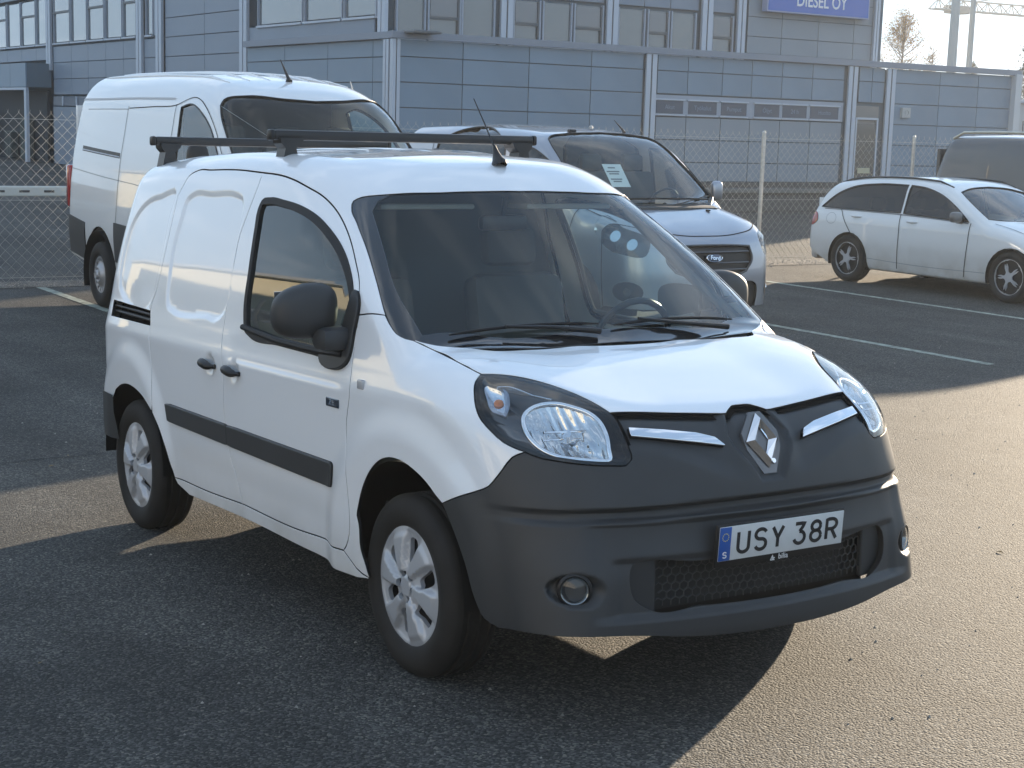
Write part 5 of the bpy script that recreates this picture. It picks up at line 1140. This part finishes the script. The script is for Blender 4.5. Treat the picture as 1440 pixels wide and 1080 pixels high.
# side windows
wo=K['win_outer'];wi2=catmull(wo,.03,closed=True)
U=inset2(sideR.to2(wi2),.022);inn=on(VS,sideR,U)
U3=inset2(sideR.to2(wi2),-.004);outr=on(VS,sideR,U3)
for mr in (False,True):
    d=fdL if mr else fdR
    Panel(VS,sideR,outr,holes=[inn],res=.03,off=.004,gap=0,depth=.02).emit('window_seal',RUB,d,mr)
    Panel(VS,sideR,inn,res=.06,off=-.006,gap=-.004,depth=0).emit('window_glass',GLASSD,d,mr)
    sg=1 if mr else -1
    # black sill moulding and mirror foot
    m=MB();p=on(VS,sideR,[(-1.36,1.075),(-1.0,1.050),(-.62,1.045),(-.44,1.05)]);
    m.tube([(q[0],sg*(abs(q[1])+.006),q[2]) for q in p],[.012,.014,.016,.017],8);m.build('window_sill_moulding',RUB,d,smooth=True)
    # door handle
    for dd,hx,hz,ww in ((d,FH[0][0],FH[0][1],.155),(slL if mr else slR,FH[1][0],FH[1][1],.150)):
        m=MB();q=on(VS,sideR,[(hx-ww*.5,hz),(hx-ww*.25,hz),(hx,hz),(hx+ww*.25,hz),(hx+ww*.5,hz)])
        fw=1 if hx>-1.5 else -1
        pts=[(a[0],sg*(abs(a[1])+o_),a[2]+zz) for a,o_,zz in zip(q,(.004,.020,.024,.022,.006),(0,.004,.001,-.004,-.004))]
        m.tube(catmull(pts,.012),[.010+.010*math.sin(math.pi*min(1,max(0,i/14.)))**.6 for i in range(len(catmull(pts,.012)))],10);m.build('door_handle',BLK,dd,smooth=60)
# side rubbing strip
sp=K['strip']
def strip_loop(x0,x1,rnd0,rnd1):
    zt=lambda x:.664-.014*(x+2.16)/1.66;zb=lambda x:.596-.026*(x+2.16)/1.66
    xs_=np.arange(x0,x1+.001,(x1-x0)/24);top=[(x,zt(x)) for x in xs_];bot=[(x,zb(x)) for x in xs_[::-1]]
    def rn(a,b,c,r=.014):
        a,b,c=map(np.array,(a,b,c));u=(a-b)/np.linalg.norm(a-b);v=(c-b)/np.linalg.norm(c-b);return [tuple(b+u*r*(1-t)**2+v*r*t**2) for t in (0,.25,.5,.75,1)]
    if rnd1: top=top[:-1]+rn(top[-2],top[-1],bot[0]);bot=rn(top[-1],bot[0],bot[1])+bot[1:]
    if rnd0: 
        top[0]=(x0-.012,top[0][1]);e=bot[:-1]+[(x0+.01,bot[-1][1])];bot=e
    return on(VS,sideR,top+bot)
gx=-1.455
for pr,(a_,b_,c_,d_) in enumerate(((gx+.004,-.497,0,1),(-2.155,gx-.004,1,0))):
    pan=Panel(VS,sideR,strip_loop(a_,b_,c_,d_),res=.03,off=.014,gap=0,depth=.017,r=.007)
    for mr in (False,True): pan.emit('side_moulding',PLAS,((fdL if mr else fdR) if pr==0 else (slL if mr else slR)),mr)
# side repeater, badge on the wing and door
q=K['marker'][0]
for sg in(-1,1):
    m=MB();m.bbox((q[0],sg*abs(q[1]),q[2]),(.045,.016,.034),.006);m.build('side_repeater',P('repeater_grey',(.45,.45,.46),.2,coat=1),van,smooth=True)
q=K['zebadge'][0];m=MB();m.bbox((q[0],-(abs(q[1])+.002),q[2]),(.10,.006,.032),.003);bdg=m.build('model_badge',P('badge_dark_blue',(.02,.03,.05),.2,coat=1),fdR)
SIDER=Matrix(((1,0,0,0),(0,0,-1,0),(0,1,0,0),(0,0,0,1)))
text('badge_lettering','Z.E.',.030,CHROME,bdg,Matrix.Translation((q[0],-(abs(q[1])+.006),q[2]))@SIDER,.001)
# ---------------------------------------------------------------- front bumper
inner_lamp=lamp[8:19]
bb_=K['bumper_bottom'];ba=K['bumper_arch']
bl=np.vstack([bb_[:-1],on(VS,vax,[(-.33*.95,.275),(-.15*.95,.262),(0,.26)])])
loopR=[ba[::-1],bs,inner_lamp,hood_line]
Rr=segs(*loopR);Rm=Rr[::-1]*[1,-1,1];Bt=segs(bl);Bm=Bt[::-1]*[1,-1,1]
loop=np.vstack([Rr,Rm[1:],Bm[::-1][::-1][:0],]) 
loop=np.vstack([Rr,Rm[1:],(Bt*[1,-1,1])[1:],Bt[::-1][1:-1]])
vg=lambda L:on(VS,vax,[(math.atan2(y,x+.2)*.95,z) for x,y,z in L])
gh=[(-.545,.490),(-.535,.40),(-.50,.372),(-.3,.362),(0,.358),(.3,.362),(.50,.372),(.535,.40),(.545,.490),(.3,.503),(0,.507),(-.3,.503)]
gl3=np.array([(VS.solve(np.array([[0.,y,z]]),np.array([[1.,0,0]]),3.)[0]) for y,z in gh])
gl3=catmull(gl3,.03,closed=True)
bump=Panel(VF,vax,loop,holes=[gl3],res=.0095,depth=.02).emit('front_bumper',PLAS,van)
# intake mesh set back in the opening
m=MB();S3=.030
def xg(y,z): return .905-.055*(y/.5)**2-.055
for j in range(6):
    for i in range(-19,20):
        cy=i*S3+ (S3/2 if j%2 else 0);cz=.372+j*.0245
        if abs(cy)>.43: continue
        h=[(cy+S3*.5*a,cz+.0165*b) for a,b in ((0,1),(1,.5),(1,-.5))]
        pts=[(xg(y,z),y,z) for y,z in h]
        m.tube(pts,.0028,4,cap=False)
        m.tube([(xg(cy-S3*.5,cz+.008),cy-S3*.5,cz+.008),(xg(cy,cz+.0165),cy,cz+.0165)],.0028,4,cap=False)
m.build('intake_mesh',P('intake_plastic',(.022,.024,.026),.55),bump)
tag(bpy.context.scene.objects['intake_mesh'],kind='stuff')
m=MB()
for sg in(-1,1):
    m=MB();m.bbox((.800,sg*.49,.432),(.02,.115,.17),.006,rot=Matrix.Rotation(sg*R(12),3,'Z'));m.build('intake_blank',P('intake_plastic',(.022,.024,.026),.55),bump)
m=MB();m.box((.74,0,.43),(.01,1.3,.20));m.build('radiator_backing',P('radiator_dark',(.016,.017,.018),.6),bump)
# chin below
# number plate
PX=.905
pl=bpy.data.objects.new('number_plate',None);C.objects.link(pl);pl.parent=van
pl.matrix_basis=Matrix.Translation((PX,0,.556))@Matrix.Rotation(R(5),4,'Y')
m=MB();m.bbox((-.006,0,-.008),(.012,.536,.140),.005);m.build('plate_holder',BLK,pl,smooth=True)
m=MB();m.bbox((.002,0,0),(.004,.520,.110),.0019);m.build('plate_sheet',P('reflective_plate_white',(.62,.63,.62),.35,coat=.3,var=(30,.03)),pl,smooth=True)
m=MB();m.bbox((.0035,-.237,0),(.003,.046,.108),.0014);m.build('plate_blue_band',P('plate_blue',(.015,.09,.36),.35,coat=.4),pl,smooth=True)
INK=P('plate_black_ink',(.015,.015,.017),.5)
y=-.172
def tform(y,z,x=.0045): return Matrix.Translation((x,y,z))@FRONT
# characters drawn as strokes: narrow Swedish plate lettering
def stroke(paths,w,name,mat,parent,y0,z0,sx,sz,x=.0046):
    m=MB()
    for pth in paths:
        p=np.array(pth,float)*[sx,sz]+[y0,z0];n=len(p);t=np.gradient(p,axis=0);t/=np.linalg.norm(t,axis=1,keepdims=True);s=np.stack([-t[:,1],t[:,0]],1)*w/2
        A=p+s;B_=p-s
        V=[(x+.0012,a,b) for a,b in A]+[(x+.0012,a,b) for a,b in B_]+[(x-.001,a,b) for a,b in A]+[(x-.001,a,b) for a,b in B_]
        F=[(i,i+1,n+i+1,n+i) for i in range(n-1)]+[(2*n+i,2*n+i+1,i+1,i) for i in range(n-1)]+[(n+i,n+i+1,3*n+i+1,3*n+i) for i in range(n-1)]+[(0,n,3*n,2*n),(n-1,3*n-1+1-1,4*n-1,2*n-1)]
        m.add(V,[q for q in F if max(q)<4*n])
    return m.build(name,mat,parent)
def arc(cx,cy,rx,ry,a0,a1,n=14): return [(cx+rx*math.cos(R(a0+(a1-a0)*i/n)),cy+ry*math.sin(R(a0+(a1-a0)*i/n))) for i in range(n+1)]
ln=lambda a,b,n=3:[(a[0]+(b[0]-a[0])*i/n,a[1]+(b[1]-a[1])*i/n) for i in range(n+1)]
GLY={'U':[ln((0,1),(0,.25))+arc(.5,.25,.5,.25,180,360)[1:]+ln((1,.25),(1,1))[1:]],
'S':[arc(.5,.76,.5,.24,20,180)+arc(.5,.74,.5,.23,180,250)[1:]+arc(.5,.27,.5,.25,70,0)+arc(.5,.25,.5,.25,0,-160)[1:]],
'Y':[ln((0,1),(.5,.45)),ln((1,1),(.5,.45)),ln((.5,.48),(.5,0))],
'3':[ln((.02,1),(.95,1))+ln((.95,1),(.45,.60))[1:],arc(.45,.30,.52,.30,90,-165)],
'8':[arc(.5,.76,.44,.24,0,360,20),arc(.5,.27,.5,.27,0,360,20)],
'R':[ln((0,0),(0,1))+ln((0,1),(.5,1))[1:]+arc(.5,.75,.5,.25,90,-90)[1:]+ln((.5,.5),(0,.5))[1:],ln((.5,.5),(1,0))]}
for ch,yy in zip('USY38R',(-.163,-.092,-.021,.073,.141,.209)): stroke(GLY[ch],.0115,'plate_character',INK,pl,yy-.0215,-.033,.043,.066)
stroke(GLY['S'],.0035,'country_letter',GREYTXT,pl,-.2435,-.044,.013,.018,x=.0052)
m=MB()
for k in range(12):
    a=k*math.pi/6;m.box((.0053,-.237+.012*math.cos(a),.022+.012*math.sin(a)),(.0006,.003,.003))
m.build('star_ring',P('plate_star_yellow',(.7,.6,.08),.5),pl)
text('dealer_lettering','bilia',.026,GREYTXT,pl,Matrix.Translation((.0012,.012,-.068))@FRONT,.0006)
stroke([ln((0,0),(.5,1))+ln((.5,1),(.5,0))[1:],ln((0,0),(1,0)),ln((.6,.5),(1,.5))+ln((1,.5),(.6,0))[1:]],.002,'dealer_mark',GREYTXT,pl,-.040,-.077,.016,.016,x=.0008)
# badge
bx=on(VD,vax,[(0,.85)])[0]
b_=bpy.data.objects.new('diamond_badge',None);C.objects.link(b_);b_.parent=van;b_.matrix_basis=Matrix.Translation((.800,0,.846))@Matrix.Rotation(R(-25),4,'Y')
def diamond(m,oh,ow,ih,iw,x0,x1):
    o=[(0,oh),(ow,0),(0,-oh),(-ow,0)];i=[(0,ih),(iw,0),(0,-ih),(-iw,0)];mid=[((a[0]+b[0])/2,(a[1]+b[1])/2) for a,b in zip(o,i)]
    V=[(x0,*p) for p in o]+[(x1,*p) for p in mid]+[(x0,*p) for p in i]
    F=[]
    for k in range(4):
        j=(k+1)%4;F+=[(k,j,4+j,4+k),(4+k,4+j,8+j,8+k),(8+k,8+j,j,k)]
    m.add(V,F)
m=MB();diamond(m,.092,.068,.046,.024,.002,.020);m.build('diamond',CHROME,b_)
hx=[(.024,.098),(.075,.03),(.070,-.025),(.026,-.108),(-.026,-.108),(-.070,-.025),(-.075,.03),(-.024,.098)]
m=MB();m.prism(hx,'x',-.012,-.002);m.build('badge_plate',P('badge_smoke_grey',(.10,.10,.105),.18,coat=1),b_)
m=MB();m.lathe([(0,.006),(.008,.006),(.010,.0)],16,'x',(.0,.022,-.07));m.build('camera_eye',CHROME,b_,smooth=True)
# chrome blades
for sg in(-1,1):
    tri=np.array([(-.165,.848),(-.19,.870),(-.25,.886),(-.36,.901),(-.472,.912),(-.476,.893),(-.36,.878),(-.25,.862)])
    L3=np.array([VD.solve(np.array([[0.,y,z]]),np.array([[1.,0,0]]),3.)[0] for y,z in tri])
    pan=Panel(VS,vax,L3,res=.02,off=.002,gap=0,depth=.018,r=.004);pan.emit('chrome_blade',CHROME,bump,mirror=sg>0)
# fog lamps
for sg in(-1,1):
    c_=VS.solve(np.array([[.2,sg*.706,.438]]),np.array([[1.,0,0]]),2.)[0]-np.array([.013,sg*.006,0]);rot=Matrix.Rotation(sg*R(30),3,'Z')
    fo=bpy.data.objects.new('fog_lamp',None);C.objects.link(fo);fo.parent=bump;fo.matrix_basis=Matrix.Translation(c_)@rot.to_4x4()
    m=MB();m.lathe([(0,-.035),(.02,-.032),(.034,-.015),(.039,0),(.043,.003),(.046,-.01)],28,'x');m.build('fog_reflector',P('fog_reflector',(.30,.31,.31),.25,metal=1),fo,smooth=True)
    m=MB();m.lathe([(0,.008),(.02,.0065),(.039,.001)],28,'x');m.build('fog_lens',LENS,fo,smooth=True)
    m=MB();m.lathe([(.046,.004),(.054,.0),(.056,-.03)],28,'x');m.build('fog_bezel',BLK,fo,smooth=True)
# ---------------------------------------------------------------- headlamps
hlu=vax.to2(lamp)
def lampP(px_loop,off):  # from baked surface points to inset points
    p=np.asarray(px_loop);n=VS.grad(p);return p+n*off
for sg in(-1,1):
    mr=sg>0
    hl=bpy.data.objects.new('headlight',None);C.objects.link(hl);hl.parent=van
    ll=catmull(lamp,.02,closed=True)
    Panel(VS,vax,ll,res=.03,off=.001,gap=.002,depth=.0).emit('lamp_lens',LENS,hl,mr)
    # bowl: ring walls to an inset floor
    n=VS.grad(ll);cen=ll.mean(0)
    A_=ll-n*.004;B_=cen+(ll-cen)*.97-n*.03;Cc=cen+(ll-cen)*.80-n*.055
    V=np.vstack([A_,B_,Cc,(cen-VS.grad(cen[None])[0]*.075)[None]]);k=len(ll);F=[]
    for a in range(2):
        for i in range(k): j=(i+1)%k;F.append((a*k+i,a*k+j,(a+1)*k+j,(a+1)*k+i))
    F+=[(2*k+i,2*k+(i+1)%k,3*k) for i in range(k)]
    me=mesh('lamp_bowl',V*([1,-1,1] if mr else [1,1,1]),F,P('lamp_bowl_smoke',(.03,.032,.036),.22,coat=.8),smooth=True);link('lamp_bowl',me,hl)
    # chrome D ring and ribbed reflector
    rg=K['ring'];rc=catmull(rg,.012,closed=True);n2=VS.grad(rc)
    m=MB();m.tube((rc-n2*.022)*([1,-1,1] if mr else [1,1,1]),.0085,8,closed=True);m.build('chrome_ring',CHROME,hl,smooth=60)
    c2=rc.mean(0);nd=VS.grad(c2[None])[0];k=len(rc);V=[];F=[];rows=12
    for a in range(rows+1):
        s_=1-a/rows;dpt=.024+.050*(1-s_**2)
        for i in range(k):
            p=c2+(rc[i]-c2)*s_
            zz=p[2];rib=.004*math.sin(p[1]*260)*(1 if a<rows-2 else 0)
            V.append(p-nd*(dpt+rib))
    for a in range(rows):
        for i in range(k): j=(i+1)%k;F.append((a*k+i,a*k+j,(a+1)*k+j,(a+1)*k+i))
    V=np.array(V);link('reflector',mesh('reflector',V*([1,-1,1] if mr else [1,1,1]),F,P('lamp_reflector',(.62,.63,.64),.09,metal=1),smooth=True),hl)
    m=MB();q=(c2-nd*.035)*([1,-1,1] if mr else [1,1,1]);dv=Vector(tuple(nd*([1,-1,1] if mr else [1,1,1])))
    m.tube([Vector(q)-dv*.02,Vector(q)+dv*.012],[.017,.015],14);m.build('lamp_bulb_shield',CHROME,hl,smooth=40)
    m=MB();hb=[c2+(c2-rc[0])*0]
    y0_,y1_=rc[:,1].min()+.02,rc[:,1].max()-.02
    for s2 in (-.012,.012):
        pts=[c2+np.array([0,t_,s2-.05*t_])-nd*.034+np.array([-.55*t_*0,0,0]) for t_ in (-.085,-.04,.03,.08)]
        pts=[p*([1,-1,1] if mr else [1,1,1]) for p in pts]
        m.tube(pts,.004,6)
    m.build('reflector_bar',CHROME,hl,smooth=60)
    # indicator pocket
    ind=K['ind'];ic=catmull(ind,.012,closed=True);n3=VS.grad(ic);c3=ic.mean(0);n30=VS.grad(c3[None])[0];k=len(ic)
    V=np.vstack([ic-n3*.012,c3+(ic-c3)*.8-n3*.04,(c3-n30*.05)[None]]);F=[(i,(i+1)%k,k+(i+1)%k,k+i) for i in range(k)]+[(k+i,k+(i+1)%k,2*k) for i in range(k)]
    link('indicator_reflector',mesh('indicator_reflector',V*([1,-1,1] if mr else [1,1,1]),F,P('indicator_mirror',(.62,.64,.68),.12,metal=1),smooth=True),hl)
    q=(c3-n30*.028)*([1,-1,1] if mr else [1,1,1]);m=MB();m.tube([q,Vector(q)+dv*.008,Vector(q)+dv*.014],[.017,.015,.006],12);m.build('indicator_bulb',ORANGE,hl,smooth=True)
    # eyebrow strip with prisms
    br=K['brow'];m=MB()
    for t_ in np.linspace(0,1,26):
        i=t_*(len(br)-1);a=int(min(i,len(br)-2));p=br[a]*(1-(i-a))+br[a+1]*(i-a);nn=VS.grad(p[None])[0];p=(p-nn*.014)*([1,-1,1] if mr else [1,1,1]);w_=.010*math.sin(math.pi*min(1,t_*1.3+.12) if t_<.7 else math.pi*(.98-.0))+.0035
        m.bbox(tuple(p),(.006,.006,max(.004,w_*1.6)),.0015)
    m.build('prism_strip',CHROME,hl)
# ---------------------------------------------------------------- wheels and arches
WM=wheel_meshes(.314,.200,.207,'six')
SPOKES={}
put_wheel(van,(0,-.765,.304),WM,spin=R(8));put_wheel(van,(0,.765,.304),WM,flip=True,spin=R(20))
put_wheel(van,(-2.70,-.762,.302),WM,spin=R(5));put_wheel(van,(-2.70,.762,.302),WM,flip=True,spin=R(50))
for cx in(0,-2.697):
    for sg in(-1,1):
        m=MB();pr=[]
        V=[];n=28
        for i in range(n+1):
            a=math.pi*(-.01+1.02*i/n)
            for yy in(.50,.872): V.append((cx+.405*math.cos(a),sg*yy,.325+.405*math.sin(a)))
            V.append((cx+.30*math.cos(a),sg*.50,.325+.30*math.sin(a)))
        F=[]
        for i in range(n):
            b=i*3;F+=[(b,b+1,b+4,b+3),(b,b+3,b+5,b+2)]
        m.add(V,F);m.build('wheel_arch_liner',P('arch_liner',(.012,.012,.012),.85,spec=.2),van,smooth=True)
m=MB();m.box((-1.32,0,.275),(1.75,1.30,.19));m.box((.10,0,.30),(.80,1.0,.17));m.box((-.16,0,.25),(.60,1.20,.16));m.box((-1.35,0,.42),(1.9,1.62,.14));m.box((-3.1,0,.46),(.42,1.2,.18));m.box((.50,0,.38),(.42,1.1,.2));m.box((0,0,.42),(.6,.95,.2));m.box((-2.7,0,.45),(.85,.95,.2))
m.build('underbody',P('underbody_dark',(.015,.015,.016),.85,spec=.2),van)
m=MB();m.tube([(0,-.66,.30),(0,.66,.30)],.03);m.tube([(-2.70,-.66,.29),(-2.70,.66,.29)],.04);m.build('axle',RIMD,van)

# ---------------------------------------------------------------- mirrors
for sg in(-1,1):
    mo=bpy.data.objects.new('door_mirror',None);C.objects.link(mo);mo.parent=(fdL if sg>0 else fdR)
    def fn(x,y,z): # rounded outboard, flat glass side
        return (x*(1.0 if x>0 else .45)*(1-.25*max(0,y)*0-.10*y*y),y,z*(1-.16*max(0,y))+.10*y*-1+.06*x)
    V,F=superell((0,0,0),.080,.120,.100,2.9,n=36,fn=fn)
    V=[(v[0],v[1]*sg,v[2]) for v in V]
    m=MB();m.add(V,F);o=m.build('mirror_housing',PLAS,mo,smooth=True,mat4=Matrix.Translation((-.56,sg*.968,1.200))@Matrix.Rotation(sg*R(10),4,'Z'))
    m=MB();m.bbox((-.475,sg*.885,1.105),(.12,.15,.085),.030);m.build('mirror_arm',PLAS,mo,smooth=True)
    b=on(VS,sideR,[(-.62,1.035),(-.405,1.035),(-.400,1.12),(-.405,1.24),(-.435,1.27),(-.50,1.10),(-.62,1.065)]);L2=catmull(b,.02,closed=True)
    Panel(VS,sideR,L2,res=.04,off=.016,gap=0,depth=.02,r=.005).emit('mirror_foot',PLAS,mo,sg>0)
    m=MB();m.bbox((-.602,sg*.968,1.20),(.004,.19,.14),.001);m.build('mirror_glass',P('mirror_silver',(.8,.8,.8),.02,metal=1),mo)
# ---------------------------------------------------------------- wipers, aerial, roof bars
def wiper(p0,p1,p2):
    wo_=bpy.data.objects.new('wiper',None);C.objects.link(wo_);wo_.parent=van
    q=on(VS,top_,[p0,((p0[0]+p1[0])/2,(p0[1]+p1[1])/2),p1])+[0,0,.022];m=MB();m.tube(q,[.011,.008,.006],8);m.build('wiper_arm',BLK,wo_,smooth=True)
    t=[(p2[0][0]+(p2[1][0]-p2[0][0])*i/8,p2[0][1]+(p2[1][1]-p2[0][1])*i/8) for i in range(9)];q=on(VS,top_,t)+[0,0,.014];m=MB();m.tube(q,[.003]+[.006]*7+[.003],6);m.build('wiper_blade',RUB,wo_,smooth=True)
wiper((.045,-.10),(-.03,-.45),((-.06,-.66),(.005,-.08)));wiper((.03,.50),(.0,.10),((-.045,.58),(.015,-.02)))
q=on(VS,top_,[(-.80,0)])[0]
ae=bpy.data.objects.new('roof_aerial',None);C.objects.link(ae);ae.parent=van;ae.matrix_basis=Matrix.Translation(q)
m=MB();m.lathe([(.036,-.006),(.035,.008),(.024,.024),(.012,.06),(.007,.085)],20,'z');o=m.build('aerial_base',BLK,ae,smooth=True,mat4=Matrix.Rotation(R(-25),4,'Y')@Matrix.Diagonal((1.25,.8,1,1)))
m=MB();m.tube([(-.015,0,.045),(-.10,0,.155),(-.195,0,.27)],[.0042,.003,.0022],6);m.build('aerial_rod',BLK,ae,smooth=True)
BAR=P('roof_bar_black',(.014,.014,.015),.35,spec=.5)
for bxx,zb_ in ((-1.548,1.850),(-2.95,1.850)):
    rb=bpy.data.objects.new('roof_bar',None);C.objects.link(rb);rb.parent=van;rb.matrix_basis=Matrix.Translation((bxx,0,zb_))
    m=MB();m.bbox((0,0,0),(.050,1.28,.042),.010);m.build('bar_tube',BAR,rb,smooth=True)
    m=MB()
    for sg in(-1,1): m=MB();m.bbox((0,sg*.648,0),(.054,.022,.046),.010);m.build('end_cap',BLK,rb,smooth=True)
    for sg in(-1,1):
        m=MB();m.prism([(sg*.515,-.012),(sg*.622,-.012),(sg*.618,-.035),(sg*.600,-.055),(sg*.618,-.135),(sg*.535,-.128),(sg*.552,-.055),(sg*.525,-.035)],'x',-.042,.042);m.build('bar_foot',BAR,rb)
# ---------------------------------------------------------------- cabin
m=MB();m.bbox((-.02,0,.93),(.55,1.48,.16),.05);m.bbox((-.17,.38,1.02),(.30,.46,.12),.05);m.bbox((-.12,-.30,1.00),(.30,.5,.06),.03);m.build('dashboard',DASH,van,smooth=True)
m=MB();pts=[(-.42+.055*math.sin(R(a))*1.0,.38+.185*math.cos(R(a)),1.03+.175*math.sin(R(a))) for a in range(0,360,15)];m.tube(pts,.014,8,closed=True);m.tube([(-.42,.20,1.03),(-.40,.38,1.02),(-.42,.56,1.03)],.012,6);m.tube([(-.24,.38,.98),(-.40,.38,1.02)],[.03,.045],10);m.build('steering_wheel',BLK,van,smooth=True)
def seat(y):
    so_=bpy.data.objects.new('seat',None);C.objects.link(so_);so_.parent=van
    m=MB();m.bbox((-.95,y,.62),(.52,.50,.16),.06);m.build('seat_cushion',INT,so_,smooth=True)
    m=MB();m.bbox((-1.24,y,.96),(.14,.48,.62),.06,rot=Matrix.Rotation(R(-10),3,'Y'));m.build('seat_back',INT,so_,smooth=True)
    m=MB();m.bbox((-1.33,y,1.38),(.09,.27,.17),.04,rot=Matrix.Rotation(R(-8),3,'Y'));m.build('headrest',INT,so_,smooth=True)
seat(.38);seat(-.38)
m=MB();m.prism([(-.80,.42),(.80,.42),(.82,1.0),(.76,1.3),(.66,1.58),(.5,1.68),(-.5,1.68),(-.66,1.58),(-.76,1.3),(-.82,1.0)],'x',-1.60,-1.57);m.build('bulkhead',INTB,van)
m=MB()
for yy in(-.12,.02): m.lathe([(0,.02),(.012,.018),(.014,0)],12,'x',(-1.55,yy-.3,1.22))
m.build('bulkhead_bolt',CHROME,van,smooth=True)
m=MB();m.box((-.75,0,.50),(1.6,1.5,.05));m.build('cabin_floor',INT,van)
hl_=np.array([(-.86,-.56),(-.84,0),(-.86,.56),(-1.5,.60),(-1.5,-.60)]);Panel(VS,top_,on(VS,top_,catmull(hl_,.05,closed=True)),res=.1,off=-.035,gap=0,depth=0).emit('headliner',HEADL,van)
for mr in (False,True):
    L_=on(VS,sideR,[(-.42,.5),(-.42,1.03),(-1.46,1.03),(-1.46,.5)]);Panel(VS,sideR,segs(L_[:2],L_[1:3],L_[2:4],L_[[3,0]]),res=.12,off=-.07,gap=0,depth=0).emit('door_lining',INT,van,mr)
m=MB()
for sg in(-1,1): m.tube([(-.16,sg*.77,1.09),(-.45,sg*.70,1.29),(-.78,sg*.61,1.55)],.022,8)
m.build('pillar_lining',INT,van,smooth=True)
m=MB();m.bbox((-.80,.02,1.50),(.05,.22,.065),.02);m.tube([(-.78,.02,1.6),(-.80,.02,1.52)],.012);m.build('interior_mirror',BLK,van,smooth=True)
m=MB();m.bbox((-.86,-.33,1.565),(.16,.42,.022),.01);m.bbox((-.86,.33,1.565),(.16,.42,.022),.01);m.build('sun_visor',HEADL,van,smooth=True)
m=MB();m.bbox((-.135,-.60,1.095),(.002,.09,.045),.0009,rot=Matrix.Rotation(R(-50),3,'Y'));m.build('windscreen_sticker',P('sticker_teal',(.12,.25,.24),.5),van)
# ================================================================= AIR: haze box added to wash out the sunward side like lens glare
hb=MB();hb.box((-70,60,13),(250,330,30));hz=hb.build('haze',None)
mh=bpy.data.materials.new('glare_haze');mh.use_nodes=True;t=mh.node_tree;t.nodes.clear();o_=node(t,'ShaderNodeOutputMaterial');pv=node(t,'ShaderNodeVolumePrincipled')
pv.inputs['Color'].default_value=(.88,.94,1,1);pv.inputs['Density'].default_value=.0009;pv.inputs['Anisotropy'].default_value=.35;t.links.new(pv.outputs[0],o_.inputs['Volume']);hz.data.materials.append(mh);tag(hz,kind='stuff')
